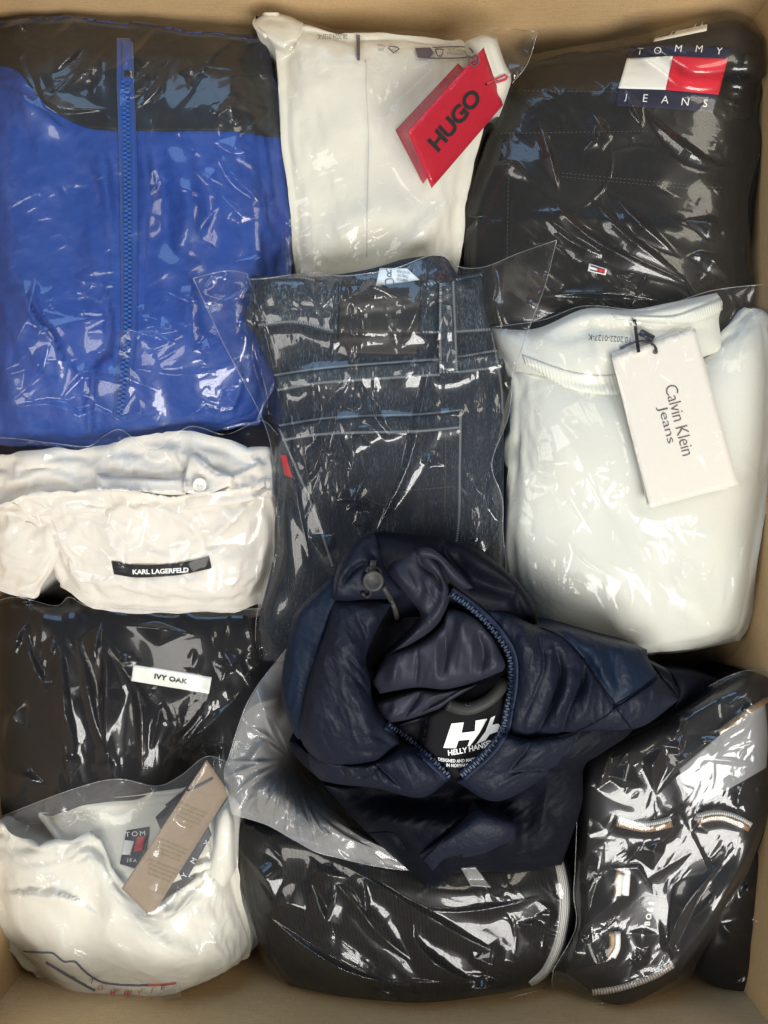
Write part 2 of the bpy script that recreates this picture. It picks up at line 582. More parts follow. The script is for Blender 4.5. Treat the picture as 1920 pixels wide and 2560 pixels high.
def film(name, sd, parent, mat, step=3.0, off=1.6, tent=6, strokes=(), lifts=(), seed=1, scale=40, ang=0, spread=28, count=1.0, tall=2.4, put=False, rim=None, edge_off=1.0, label=None, floor_clear=0.5, length=210, smooth=1, ripple=0.5, gain=1.0, lines=1.0, calm=(), drop=22, crinkle=0.65):
    """a sheet of plastic film laid over what is below it: it clings in places and stands in creased ridges elsewhere"""
    rg = np.random.default_rng(seed)
    u, v = coons(*sd, step)
    nv, nu = u.shape
    f = prof(nv, nu, 20.0)
    loc = blur(dilate(ZM, 2), 1)
    env = blur(dilate(ZM, tent), max(2, tent))
    zl = np.maximum(zat(u, v, loc), zat(u, v))
    ze = np.maximum(zat(u, v, env), zl)
    g = np.clip(f * 1.3, 0, 1)
    far = blur(dilate(ZM, 14), 6)
    zl = np.maximum(zl, zat(u, v, far) - drop * 0.001)
    z = (zl + edge_off * 0.001) * (1 - g) + (ze * 0.45 + zl * 0.55 + off * 0.001) * g
    for (lu, lv, lz, lr) in lifts:
        k = np.exp(-(((u - lu) ** 2 + (v - lv) ** 2) / lr ** 2))
        z = z * (1 - k) + np.maximum(z, lz) * k
    z = z + 0.0035 * np.abs(fbm(u, v, 90, seed + 21, 2)) * (1 - g)
    for _ in range(16):
        z[1:-1, 1:-1] = 0.25 * (z[:-2, 1:-1] + z[2:, 1:-1] + z[1:-1, :-2] + z[1:-1, 2:])
    # random creases following the pull direction, fine ones in clusters
    area = plen(sd[0]) * plen(sd[1])
    man = [(p_, w_ * 2.6, a_ * 1.0 * gain) for p_, w_, a_, _k in strokes]
    rid = []
    U, W = u.ravel(), v.ravel()
    clus = [(U[i], W[i]) for i in rg.integers(0, U.size, 12)]
    def crease(cu_, cv_, l, w, h, sp):
        a = math.radians(ang + rg.normal(0, sp) + (75 if rg.random() < 0.13 else 0))
        b = rg.normal(0, 0.10) * l
        ca, sa = math.cos(a), math.sin(a)
        rid.append(([(cu_ - ca * l / 2, cv_ - sa * l / 2), (cu_ - sa * b, cv_ + ca * b), (cu_ + ca * l / 2, cv_ + sa * l / 2)], w, h))
    n = int(count * area / 9000)
    sx_ = max(1, int(math.sqrt(n * nu / nv))); sy_ = max(1, int(n / sx_))
    for jj in range(sy_):
        for ii in range(sx_):
            i = min(nu - 1, int((ii + rg.random()) / sx_ * nu)); j = min(nv - 1, int((jj + rg.random()) / sy_ * nv))
            l = length * math.exp(rg.normal(-0.35, 0.55))
            w = max(9, 0.11 * l * math.exp(rg.normal(0, 0.35)))
            crease(u[j, i], v[j, i], l, w, tall * (w / 22) ** 0.8 * rg.uniform(0.4, 1.1), spread)
    for k in range(int(lines * area / 3400)):
        if rg.random() < 0.5:
            i = rg.integers(0, U.size); cu_, cv_ = U[i], W[i]
        else:
            cu_, cv_ = clus[rg.integers(0, len(clus))]
            cu_ += rg.normal(0, 50); cv_ += rg.normal(0, 50)
        l = 0.75 * length * math.exp(rg.normal(-0.5, 0.6))
        crease(cu_, cv_, l, rg.uniform(5.5, 11), rg.uniform(0.6, 1.5), spread * 1.2)
    wu, wv = u + 5 * fbm(u, v, 170, seed, 2), v + 5 * fbm(u, v, 170, seed + 9, 2)
    patch = np.clip(0.62 + 1.1 * fbm(u, v, 210, seed + 40, 2), 0.08, 1.1)
    t_ = np.maximum(tents(wu, wv, man), tents(wu, wv, rid) * patch)
    for (lu, lv, lr) in calm:
        t_ = t_ * (1 - 0.92 * np.exp(-(((u - lu) ** 2 + (v - lv) ** 2) / lr ** 2) ** 2))
    z = z + t_ * np.clip(g * 1.6, 0, 1) + ripple * 0.001 * fbm(u, v, 70, seed + 3, 2, ang, 2.5) * g + crinkle * 0.001 * np.clip(ridged(u, v, 22, seed + 60, ang, 2.6, 2) - 0.15, 0, None) * np.clip(0.25 + 1.6 * fbm(u, v, 150, seed + 77, 2), 0, 1) * g
    for _ in range(smooth):
        z[1:-1, 1:-1] = 0.5 * z[1:-1, 1:-1] + 0.125 * (z[:-2, 1:-1] + z[2:, 1:-1] + z[1:-1, :-2] + z[1:-1, 2:])
    z = np.maximum(z, zl + floor_clear * 0.001)
    if put:
        splat(u, v, z)
    o = link(grid_mesh(name, *P(u, v, z)), name, mat, parent, label)
    if rim:
        for which in rim:
            e = {'T': np.s_[0, :], 'B': np.s_[-1, :], 'L': np.s_[:, 0], 'R': np.s_[:, -1]}[which]
            tube('welded_edge', np.stack([u[e], v[e]], 1), 0.00028, M['film_edge'], o, z=z[e] + 0.0002, seg=6, n=len(u[e]))
    return o

# ------------------------------------------------------------------ materials (all procedural)
M = {}

def nt(name):
    m = bpy.data.materials.new(name)
    m.use_nodes = True
    t = m.node_tree
    return m, t, t.nodes, t.links, t.nodes['Principled BSDF']

def noise(N, L, co, scale, detail=4, rough=0.55, vec=None):
    n = N.new('ShaderNodeTexNoise')
    n.inputs['Scale'].default_value = scale
    n.inputs['Detail'].default_value = detail
    n.inputs['Roughness'].default_value = rough
    L.new(vec if vec is not None else co.outputs['Object'], n.inputs['Vector'])
    return n

def ramp(N, L, src, stops):
    r = N.new('ShaderNodeValToRGB')
    e = r.color_ramp.elements
    e[0].position, e[0].color = stops[0][0], (*stops[0][1], 1)
    e[1].position, e[1].color = stops[-1][0], (*stops[-1][1], 1)
    for p, c in stops[1:-1]:
        x = e.new(p); x.color = (*c, 1)
    L.new(src, r.inputs['Fac'])
    return r

def mapping(N, L, co, scale=(1, 1, 1), rot=(0, 0, 0), out='Object'):
    mp = N.new('ShaderNodeMapping')
    mp.inputs['Scale'].default_value = scale
    mp.inputs['Rotation'].default_value = rot
    L.new(co.outputs[out], mp.inputs['Vector'])
    return mp

def fabric(name, col, rough=0.85, var=0.10, weave=900, bump=0.12, sheen=0.0, crinkle=0.0, crs=60, spec=0.3, aniso=None):
    m, t, N, L, b = nt(name)
    co = N.new('ShaderNodeTexCoord')
    n1 = noise(N, L, co, 14, 5, 0.6)
    c = np.array(col)
    r = ramp(N, L, n1.outputs['Fac'], [(0.3, tuple(c * (1 - var))), (0.7, tuple(np.minimum(c * (1 + var), 0.95)))])
    L.new(r.outputs['Color'], b.inputs['Base Color'])
    b.inputs['Roughness'].default_value = rough
    b.inputs['Specular IOR Level'].default_value = spec
    b.inputs['Sheen Weight'].default_value = sheen
    b.inputs['Sheen Roughness'].default_value = 0.5
    n2 = noise(N, L, co, weave, 2, 0.6)
    bp = N.new('ShaderNodeBump'); bp.inputs['Strength'].default_value = bump; bp.inputs['Distance'].default_value = 0.0006
    L.new(n2.outputs['Fac'], bp.inputs['Height'])
    last = bp
    if crinkle:
        mp = mapping(N, L, co, aniso or (1, 1, 1))
        n3 = noise(N, L, co, crs, 3, 0.5, mp.outputs['Vector'])
        b2 = N.new('ShaderNodeBump'); b2.inputs['Strength'].default_value = crinkle; b2.inputs['Distance'].default_value = 0.006
        L.new(n3.outputs['Fac'], b2.inputs['Height'])
        L.new(bp.outputs['Normal'], b2.inputs['Normal'])
        last = b2
    L.new(last.outputs['Normal'], b.inputs['Normal'])
    return m

def plain(name, col, rough=0.6, spec=0.4, metal=0.0, bump=0.0, scale=400, var=0.05):
    m, t, N, L, b = nt(name)
    co = N.new('ShaderNodeTexCoord')
    n1 = noise(N, L, co, scale, 3)
    c = np.array(col)
    r = ramp(N, L, n1.outputs['Fac'], [(0.3, tuple(c * (1 - var))), (0.7, tuple(np.minimum(c * (1 + var), 1)))])
    L.new(r.outputs['Color'], b.inputs['Base Color'])
    b.inputs['Roughness'].default_value = rough
    b.inputs['Specular IOR Level'].default_value = spec
    b.inputs['Metallic'].default_value = metal
    if bump:
        bp = N.new('ShaderNodeBump'); bp.inputs['Strength'].default_value = bump; bp.inputs['Distance'].default_value = 0.0004
        L.new(n1.outputs['Fac'], bp.inputs['Height']); L.new(bp.outputs['Normal'], b.inputs['Normal'])
    return m

def film_mat(name, refl=1.0, haze=0.03, rough=0.07, bump=0.35, fine=150, stretch=(1, 1, 1), rot=0.0, tint=(0.97, 0.975, 0.98), broad=0.45):
    """clear plastic film: see-through, mirror-like where it turns, faintly milky"""
    m = bpy.data.materials.new(name)
    m.use_nodes = True
    N, L = m.node_tree.nodes, m.node_tree.links
    N.clear()
    out = N.new('ShaderNodeOutputMaterial')
    lw = N.new('ShaderNodeLayerWeight'); lw.inputs['Blend'].default_value = 0.5
    pw = N.new('ShaderNodeMath'); pw.operation = 'POWER'; pw.inputs[1].default_value = 4.0
    L.new(lw.outputs['Facing'], pw.inputs[0])
    ma = N.new('ShaderNodeMath'); ma.operation = 'MULTIPLY_ADD'; ma.use_clamp = True
    L.new(pw.outputs[0], ma.inputs[0]); ma.inputs[1].default_value = 0.5 * refl; ma.inputs[2].default_value = 0.06 * refl
    tr = N.new('ShaderNodeBsdfTransparent'); tr.inputs['Color'].default_value = (*tint, 1)
    gl = N.new('ShaderNodeBsdfGlossy'); gl.inputs['Roughness'].default_value = rough
    gl2 = N.new('ShaderNodeBsdfGlossy'); gl2.inputs['Roughness'].default_value = 0.30
    gm = N.new('ShaderNodeMixShader'); gm.inputs[0].default_value = broad
    L.new(gl.outputs[0], gm.inputs[1]); L.new(gl2.outputs[0], gm.inputs[2])
    df = N.new('ShaderNodeBsdfDiffuse'); df.inputs['Color'].default_value = (0.9, 0.9, 0.9, 1)
    m0 = N.new('ShaderNodeMixShader'); m0.inputs[0].default_value = haze
    L.new(tr.outputs[0], m0.inputs[1]); L.new(df.outputs[0], m0.inputs[2])
    m1 = N.new('ShaderNodeMixShader')
    L.new(ma.outputs[0], m1.inputs[0]); L.new(m0.outputs[0], m1.inputs[1]); L.new(gm.outputs[0], m1.inputs[2])
    L.new(m1.outputs[0], out.inputs['Surface'])
    return m

def denim(name, dark, light, amount=0.5, fade=0.5):
    m, t, N, L, b = nt(name)
    co = N.new('ShaderNodeTexCoord')
    mp = mapping(N, L, co, (1, 0.22, 1), (0, 0, 0.03))
    n1 = noise(N, L, co, 1500, 3, 0.7, mp.outputs['Vector'])
    n2 = noise(N, L, co, 22, 5, 0.6)
    mp3 = mapping(N, L, co, (1, 0.12, 1), (0, 0, 0.05))
    n3 = noise(N, L, co, 420, 4, 0.7, mp3.outputs['Vector'])
    r1 = ramp(N, L, n1.outputs['Fac'], [(0.46, (0, 0, 0)), (0.68, (1, 1, 1))])
    r3 = ramp(N, L, n3.outputs['Fac'], [(0.42, (0.15, 0.15, 0.15)), (0.72, (1, 1, 1))])
    r2 = ramp(N, L, n2.outputs['Fac'], [(0.34, (1 - fade,) * 3), (0.68, (1, 1, 1))])
    mu = N.new('ShaderNodeMath'); mu.operation = 'MULTIPLY'
    L.new(r1.outputs['Color'], mu.inputs[0]); L.new(r3.outputs['Color'], mu.inputs[1])
    mv = N.new('ShaderNodeMath'); mv.operation = 'MULTIPLY'
    L.new(mu.outputs[0], mv.inputs[0]); L.new(r2.outputs['Color'], mv.inputs[1])
    mw = N.new('ShaderNodeMath'); mw.operation = 'MULTIPLY'; mw.inputs[1].default_value = amount; mw.use_clamp = True
    L.new(mv.outputs[0], mw.inputs[0])
    mx = N.new('ShaderNodeMix'); mx.data_type = 'RGBA'
    L.new(mw.outputs[0], mx.inputs['Factor'])
    mx.inputs[6].default_value = (*dark, 1); mx.inputs[7].default_value = (*light, 1)
    L.new(mx.outputs[2], b.inputs['Base Color'])
    b.inputs['Roughness'].default_value = 0.9
    b.inputs['Specular IOR Level'].default_value = 0.2
    wv = N.new('ShaderNodeTexWave'); wv.inputs['Scale'].default_value = 420; wv.bands_direction = 'DIAGONAL'; wv.inputs['Distortion'].default_value = 2
    L.new(co.outputs['Object'], wv.inputs['Vector'])
    bp = N.new('ShaderNodeBump'); bp.inputs['Strength'].default_value = 0.35; bp.inputs['Distance'].default_value = 0.0004
    L.new(wv.outputs['Fac'], bp.inputs['Height']); L.new(bp.outputs['Normal'], b.inputs['Normal'])
    return m

def stripes(name, c1, c2, count, axis=0, rough=0.8, bump=0.6, sharp=0.15, mid=0.5, spec=0.3):
    """ribbed knit: bands across the strip's own width or length"""
    m, t, N, L, b = nt(name)
    co = N.new('ShaderNodeTexCoord')
    sx = N.new('ShaderNodeSeparateXYZ'); L.new(co.outputs['UV'], sx.inputs[0])
    mu = N.new('ShaderNodeMath'); mu.operation = 'MULTIPLY'; mu.inputs[1].default_value = count * 2 * math.pi
    L.new(sx.outputs[axis], mu.inputs[0])
    sn = N.new('ShaderNodeMath'); sn.operation = 'SINE'; L.new(mu.outputs[0], sn.inputs[0])
    ma = N.new('ShaderNodeMath'); ma.operation = 'MULTIPLY_ADD'; ma.inputs[1].default_value = 0.5; ma.inputs[2].default_value = 0.5
    L.new(sn.outputs[0], ma.inputs[0])
    r = ramp(N, L, ma.outputs[0], [(mid - sharp, c1), (mid + sharp, c2)])
    L.new(r.outputs['Color'], b.inputs['Base Color'])
    b.inputs['Roughness'].default_value = rough
    b.inputs['Specular IOR Level'].default_value = spec
    bp = N.new('ShaderNodeBump'); bp.inputs['Strength'].default_value = bump; bp.inputs['Distance'].default_value = 0.0012
    L.new(ma.outputs[0], bp.inputs['Height']); L.new(bp.outputs['Normal'], b.inputs['Normal'])
    return m

def cardboard(name):
    m, t, N, L, b = nt(name)
    co = N.new('ShaderNodeTexCoord')
    n1 = noise(N, L, co, 5, 5, 0.6)
    n2 = noise(N, L, co, 900, 3, 0.7)
    mp = mapping(N, L, co, (1, 1, 14))
    n3 = noise(N, L, co, 26, 4, 0.65, mp.outputs['Vector'])
    mp4 = mapping(N, L, co, (1.5, 1.5, 30))
    n4 = noise(N, L, co, 60, 3, 0.7, mp4.outputs['Vector'])
    r1 = ramp(N, L, n1.outputs['Fac'], [(0.3, (0.55, 0.37, 0.185)), (0.7, (0.66, 0.46, 0.25))])
    r2 = ramp(N, L, n2.outputs['Fac'], [(0.28, (0.72, 0.70, 0.66)), (0.5, (1, 1, 1))])
    mx = N.new('ShaderNodeMix'); mx.data_type = 'RGBA'; mx.blend_type = 'MULTIPLY'; mx.inputs['Factor'].default_value = 1
    L.new(r1.outputs['Color'], mx.inputs[6]); L.new(r2.outputs['Color'], mx.inputs[7])
    r4 = ramp(N, L, n4.outputs['Fac'], [(0.3, (0.80, 0.78, 0.74)), (0.62, (1, 1, 1))])
    mx4 = N.new('ShaderNodeMix'); mx4.data_type = 'RGBA'; mx4.blend_type = 'MULTIPLY'; mx4.inputs['Factor'].default_value = 0.8
    L.new(mx.outputs[2], mx4.inputs[6]); L.new(r4.outputs['Color'], mx4.inputs[7])
    L.new(mx4.outputs[2], b.inputs['Base Color'])
    b.inputs['Roughness'].default_value = 0.85
    b.inputs['Specular IOR Level'].default_value = 0.2
    ad = N.new('ShaderNodeMath'); ad.operation = 'MULTIPLY_ADD'; ad.inputs[1].default_value = 0.25
    L.new(n2.outputs['Fac'], ad.inputs[0]); L.new(n3.outputs['Fac'], ad.inputs[2])
    bp = N.new('ShaderNodeBump'); bp.inputs['Strength'].default_value = 0.25; bp.inputs['Distance'].default_value = 0.001
    L.new(ad.outputs[0], bp.inputs['Height']); L.new(bp.outputs['Normal'], b.inputs['Normal'])
    return m

M['card'] = cardboard('corrugated_cardboard')
M['blue'] = fabric('royal_blue_nylon', (0.01, 0.051, 0.262), 0.6, 0.12, 1200, 0.08, 0.0, 0.35, 70, 0.35)
M['black_nylon'] = fabric('black_nylon', (0.008, 0.010, 0.013), 0.6, 0.2, 1200, 0.08, 0.0, 0.3, 60, 0.35)
M['blue_tape'] = fabric('blue_zip_tape', (0.011, 0.058, 0.27), 0.8, 0.08, 1600, 0.4, 0.2)
M['blue_tooth'] = plain('blue_zip_tooth', (0.025, 0.095, 0.36), 0.38)
M['offwhite'] = fabric('offwhite_cotton', (0.665, 0.635, 0.535), 0.9, 0.03, 420, 0.5, 0.2, 0.12, 26)
M['cream'] = fabric('cream_crepe', (0.69, 0.645, 0.575), 0.9, 0.03, 420, 0.5, 0.2, 0.22, 34)
M['mint'] = fabric('pale_mint_fleece', (0.62, 0.62, 0.55), 0.95, 0.025, 420, 0.5, 0.3, 0.10, 22)
M['ivory'] = fabric('ivory_jersey', (0.665, 0.64, 0.55), 0.92, 0.03, 420, 0.5, 0.25, 0.22, 32)
M['dull_ivory'] = fabric('ivory_thread', (0.60, 0.58, 0.50), 0.9)  # ivory slightly duller than the cloth, for the seam line and button holes
M['red_card'] = plain('red_card', (0.5, 0.005, 0.026), 0.45, 0.35, var=0.04)
M['red_card_dark'] = plain('deep_red_card', (0.38, 0.008, 0.03), 0.5, 0.3, var=0.04)
M['black_ink'] = plain('black_ink', (0.012, 0.012, 0.014), 0.6, 0.3)
M['grey_ink'] = plain('grey_ink', (0.09, 0.09, 0.09), 0.6, 0.3)
M['brown_ink'] = plain('violet_grey_ink', (0.11, 0.085, 0.10), 0.6, 0.3)
M['charcoal_denim'] = denim('charcoal_denim', (0.0075, 0.0068, 0.0058), (0.06, 0.058, 0.052), 0.35, 0.5)
M['navy_patch'] = fabric('navy_woven_patch', (0.010, 0.012, 0.035), 0.8, 0.1, 1600, 0.4)
M['white_patch'] = fabric('white_woven_patch', (0.80, 0.80, 0.74), 0.85, 0.03, 1800, 0.4)
M['red_patch'] = fabric('red_woven_patch', (0.58, 0.012, 0.03), 0.8, 0.08, 1800, 0.4)
M['white_thread'] = fabric('white_thread', (0.82, 0.82, 0.78), 0.8)
M['denim'] = denim('dark_blue_denim', (0.0105, 0.0155, 0.0245), (0.22, 0.28, 0.34), 0.75, 0.8)
M['denim_light'] = denim('faded_blue_denim', (0.018, 0.0265, 0.038), (0.31, 0.37, 0.43), 0.95, 0.7)
M['denim_deep'] = denim('deep_blue_denim', (0.0075, 0.011, 0.018), (0.16, 0.20, 0.26), 0.8, 0.75)
M['denim_thread'] = fabric('pale_denim_thread', (0.3, 0.33, 0.35), 0.85)
M['grey_thread'] = fabric('grey_thread', (0.05, 0.05, 0.048), 0.85)
M['patch_leather'] = plain('black_leather_patch', (0.013, 0.013, 0.013), 0.55, 0.4, bump=0.3, scale=300)
M['patch_emboss'] = plain('embossed_black_leather', (0.035, 0.035, 0.034), 0.5, 0.4)
M['red_tab'] = fabric('red_tab', (0.45, 0.012, 0.025), 0.8)
M['care_label'] = fabric('white_satin_label', (0.72, 0.78, 0.80), 0.5, 0.03)
M['pale_card'] = plain('ivory_card', (0.71, 0.665, 0.585), 0.75, 0.25, var=0.015)
M['kraft'] = plain('kraft_card', (0.225, 0.16, 0.1), 0.75, 0.25, bump=0.2, scale=260, var=0.07)
M['navy_card'] = plain('navy_card', (0.010, 0.013, 0.030), 0.6, 0.3)
M['navy_ink'] = plain('navy_ink', (0.04, 0.05, 0.11), 0.7, 0.2)
M['red_ink'] = plain('red_ink', (0.52, 0.06, 0.06), 0.7, 0.2)
M['green_ink'] = plain('olive_ink', (0.20, 0.16, 0.07), 0.7, 0.2)
M['black_label'] = fabric('black_satin_label', (0.007, 0.007, 0.0085), 0.75, 0.1, 1600, 0.3, spec=0.12)
M['white_label'] = plain('white_woven_label', (0.74, 0.74, 0.66), 0.7, 0.3)
M['black_cloth'] = fabric('black_cloth', (0.005, 0.005, 0.0065), 0.85, 0.25, 1300, 0.25, 0.0, 0.4, 30, 0.15)
M['black_rib'] = stripes('black_rib_knit', (0.004, 0.004, 0.0045), (0.008, 0.008, 0.0085), 90, 0, 0.95, 0.2, spec=0.1)
M['grey_rib'] = stripes('grey_white_rib', (0.26, 0.265, 0.26), (0.66, 0.65, 0.60), 5, 0, 0.85, 0.8, 0.25, 0.4)
M['white_rib'] = stripes('white_rib', (0.55, 0.52, 0.46), (0.85, 0.83, 0.78), 26, 0, 0.85, 1.0, 0.3)
M['tan_rib'] = stripes('tan_rib', (0.27, 0.155, 0.075), (0.40, 0.25, 0.135), 26, 0, 0.85, 1.0, 0.3)
M['pink_rib'] = stripes('pale_pink_rib', (0.40, 0.30, 0.25), (0.80, 0.74, 0.68), 30, 0, 0.85, 1.0, 0.3)
M['mint_rib'] = stripes('mint_rib_knit', (0.655, 0.66, 0.58), (0.70, 0.705, 0.62), 46, 0, 0.95, 0.3, 0.4)
M['tan_tab'] = fabric('tan_tape', (0.42, 0.27, 0.15), 0.85)
M['white_tab'] = fabric('white_tape', (0.82, 0.80, 0.76), 0.85)
M['paper'] = plain('white_paper', (0.22, 0.225, 0.23), 0.8, 0.2, var=0.01)
M['gold'] = plain('bronze_foil', (0.30, 0.19, 0.10), 0.35, 0.6, 0.5)
M['puff'] = fabric('navy_puffer_satin', (0.0072, 0.0098, 0.0200), 0.55, 0.10, 1500, 0.05, 0.0, 0.28, 120, 0.2)
M['puff_blue'] = fabric('blue_navy_puffer', (0.0046, 0.0118, 0.028), 0.55, 0.10, 1500, 0.05, 0.0, 0.28, 120, 0.2)
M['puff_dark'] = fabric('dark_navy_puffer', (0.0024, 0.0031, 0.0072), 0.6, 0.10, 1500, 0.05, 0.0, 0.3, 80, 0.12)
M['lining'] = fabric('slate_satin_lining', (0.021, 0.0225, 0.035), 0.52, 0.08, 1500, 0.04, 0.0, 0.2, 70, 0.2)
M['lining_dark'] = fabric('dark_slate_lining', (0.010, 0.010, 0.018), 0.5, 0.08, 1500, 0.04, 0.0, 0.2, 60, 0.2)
M['navy_tape'] = fabric('navy_zip_tape', (0.012, 0.018, 0.045), 0.75, 0.1, 1600, 0.4)
M['navy_tooth'] = plain('navy_zip_tooth', (0.035, 0.055, 0.095), 0.32, 0.5)
M['rubber'] = plain('dark_grey_rubber', (0.035, 0.035, 0.035), 0.55, 0.4)
M['black_cord'] = plain('black_cord', (0.012, 0.012, 0.014), 0.6, 0.4)
M['loop_grey'] = fabric('grey_loop_tape', (0.028, 0.028, 0.027), 0.6)
M['logo_white'] = plain('white_heat_print', (0.85, 0.86, 0.84), 0.55, 0.3, var=0.01)
M['red_cord'] = plain('red_cord', (0.60, 0.02, 0.06), 0.5)
M['pearl'] = plain('pearl_button', (0.80, 0.76, 0.66), 0.3, 0.5)
M['film_edge'] = film_mat('film_welded_edge', 1.8, 0.15, 0.12)
M['film'] = film_mat('clear_film', 0.95, 0.006, 0.08, broad=0.5)
M['film_soft'] = film_mat('soft_clear_film', 0.62, 0.012, 0.08, broad=0.5)
M['film_milk'] = film_mat('milky_film', 0.95, 0.21, 0.10, broad=0.5)
M['film_crisp'] = film_mat('crisp_film', 0.85, 0.004, 0.075, broad=0.42)
M['film_silver'] = film_mat('glossy_stiff_film', 1.15, 0.008, 0.08, broad=0.5)
M['film_jeans'] = film_mat('stiff_clear_film', 1.0, 0.010, 0.075, broad=0.40)
M['film_hazy'] = film_mat('hazy_film', 0.8, 0.08, 0.08, broad=0.5)

# ------------------------------------------------------------------ the carton
X0, X1, Y0, Y1 = -0.292, 0.280, -0.372, 0.374
ZF, ZR = -0.30, 0.035
box = thing('cardboard_box', 'open brown cardboard box that holds all the packed clothes', 'box', (960, 1280, ZF))

def panel(name, a, b, n, zlo, zhi, t=0.006):
    """an upright board from a to b (xy), thickness outwards along n, gently bowed"""
    k, r = 40, 16
    V, F = [], []
    for j in range(r + 1):
        for i in range(k + 1):
            s, h = i / k, j / r
            w = 0.004 * math.sin(math.pi * s) * h + 0.0006 * math.sin(9 * s + 4 * h)
            V.append((a[0] + (b[0] - a[0]) * s + n[0] * w, a[1] + (b[1] - a[1]) * s + n[1] * w, zlo + (zhi - zlo) * h))
    m = len(V)
    V += [(x + n[0] * t, y + n[1] * t, z) for x, y, z in V]
    ix = lambda i, j: j * (k + 1) + i
    for j in range(r):
        for i in range(k):
            F.append((ix(i, j), ix(i + 1, j), ix(i + 1, j + 1), ix(i, j + 1)))
            F.append(tuple(m + c for c in (ix(i, j + 1), ix(i + 1, j + 1), ix(i + 1, j), ix(i, j))))
    for i in range(k):
        F.append((ix(i, r), ix(i + 1, r), m + ix(i + 1, r), m + ix(i, r)))
    return link(raw_mesh(name, V, F), name, M['card'], box)

panel('wall_panel', (X0, Y1), (X1, Y1), (0, 1), ZF, ZR)
panel('wall_panel', (X1, Y1), (X1, Y0), (1, 0), ZF, ZR)
panel('wall_panel', (X1, Y0), (X0, Y0), (0, -1), ZF, ZR)
panel('wall_panel', (X0, Y0), (X0, Y1), (-1, 0), ZF, ZR)
_v = [(X0, Y0, ZF), (X1, Y0, ZF), (X1, Y1, ZF), (X0, Y1, ZF)]
link(raw_mesh('bottom_panel', _v + [(x, y, z - 0.006) for x, y, z in _v], [(0, 1, 2, 3), (7, 6, 5, 4), (0, 4, 5, 1), (1, 5, 6, 2), (2, 6, 7, 3), (3, 7, 4, 0)]), 'bottom_panel', M['card'], box, smooth=False)

# ------------------------------------------------------------------ dark jeans, upper right
t = thing('bagged_jeans', 'charcoal black denim jeans with a white and red flag patch in a clear bag', 'jeans', (1530, 420, -0.12))
blob('folded_leg', ([(1290, 175), *A3((350, 345), (600, 285), (900, 250), (1340, 175), (1640, 235))], A3((1640, 235), (1640, 420), (1600, 900), (1560, 1150), (1560, 1560), (1540, 1900)),
     [(1150, 850), (1330, 850), *A3((1540, 1900))], [(1290, 175), *A3((180, 680), (60, 960), (10, 1250)), (1150, 850)]), (-0.055, -0.045, -0.05, -0.05), 0.036, M['charcoal_denim'], t,
     strokes=[(A3((320, 495), (600, 495), (830, 500)), 5, 1.0, 'g'), (A3((180, 730), (600, 735), (1000, 720)), 7, 1.6, 'g'), (A3((540, 950), (900, 975), (1400, 1030)), 7, 1.6, 'g'), (A3((240, 900), (235, 1400)), 6, 1.2, 'g'), (A3((1380, 1000), (1370, 1150)), 6, 1.0, 'g'), (A3((100, 1180), (400, 1170), (800, 1200), (1300, 1290)), 22, 3.5, 'f')],
     nz=[(7, 300, 3, 20, 1.6), (2.5, 110, 5, 30, 2)], simk=dict(excess=0.02, iters=50, bend=0.12, seed=17, start=0.002, scale=90, aniso=(30, 1.0)))
blob('waistband', ([*A3((905, 250), (1340, 115), (1500, 105), (1640, 200))], A3((1640, 200), (1645, 420)), A3((1200, 420), (1645, 420)), A3((905, 250), (1100, 330), (1200, 420))), (-0.04, -0.035, -0.035, -0.03), 0.022, M['charcoal_denim'], t, skirt=0.05)
overlay('belt_loop', quad(*A3((1530, 290), (1620, 300), (1560, 650), (1470, 640))), M['charcoal_denim'], t, 1.5, puff=1.0)
overlay('care_tab', quad(*A3((1060, 165), (1330, 100), (1325, 165), (1035, 225))), M['offwhite'], t, 1.0)
stitches('stitching', [A3((330, 495), (830, 502)), A3((180, 728), (1000, 715)), A3((540, 945), (1400, 1025)), A3((540, 965), (1390, 1045)), A3((243, 900), (235, 1400))], M['grey_thread'], t, 10, 6, 2.2, 0.4, 0.2, 0)
pt = overlay('flag_patch', ([*A3((915, 255), (1150, 245), (1450, 262))], A3((1450, 262), (1440, 320), (1390, 515), (1360, 612)), A3((830, 575), (1100, 590), (1360, 612)), A3((915, 255), (890, 318), (843, 480), (830, 575))), M['navy_patch'], t, 0.8, soft=3)
overlay('white_field', quad(*A3((890, 318), (1143, 305), (1103, 488), (843, 480))), M['white_patch'], pt, 0.6)
overlay('red_field', quad(*A3((1143, 305), (1440, 320), (1390, 515), (1103, 488))), M['red_patch'], pt, 0.6)
for ch, (x, y) in zip('TOMMY', A3((958, 280), (1055, 275), (1168, 264), (1281, 266), (1391, 278))):
    lettering('lettering', ch, x, y, 17, -3, M['white_thread'], pt, -0.008, 0.12)
for ch, (x, y) in zip('JEANS', A3((884, 533), (987, 535), (1096, 543), (1206, 555), (1316, 563))):
    lettering('lettering', ch, x, y, 19, -4, M['white_thread'], pt, -0.006, 0.08)
ft = overlay('flag_tab', quad(*A3((684, 1437), (781, 1468), (774, 1500), (677, 1476))), M['white_patch'], t, 1.2)
overlay('navy_bar', quad(*A3((694, 1447), (772, 1471), (770, 1476), (692, 1453))), M['navy_patch'], ft, 0.5, 3)
overlay('navy_bar', quad(*A3((690, 1470), (768, 1489), (766, 1493), (688, 1475))), M['navy_patch'], ft, 0.5, 3)
overlay('red_bar', quad(*A3((730, 1461), (771, 1474), (768, 1489), (728, 1479))), M['red_patch'], ft, 0.4, 3)
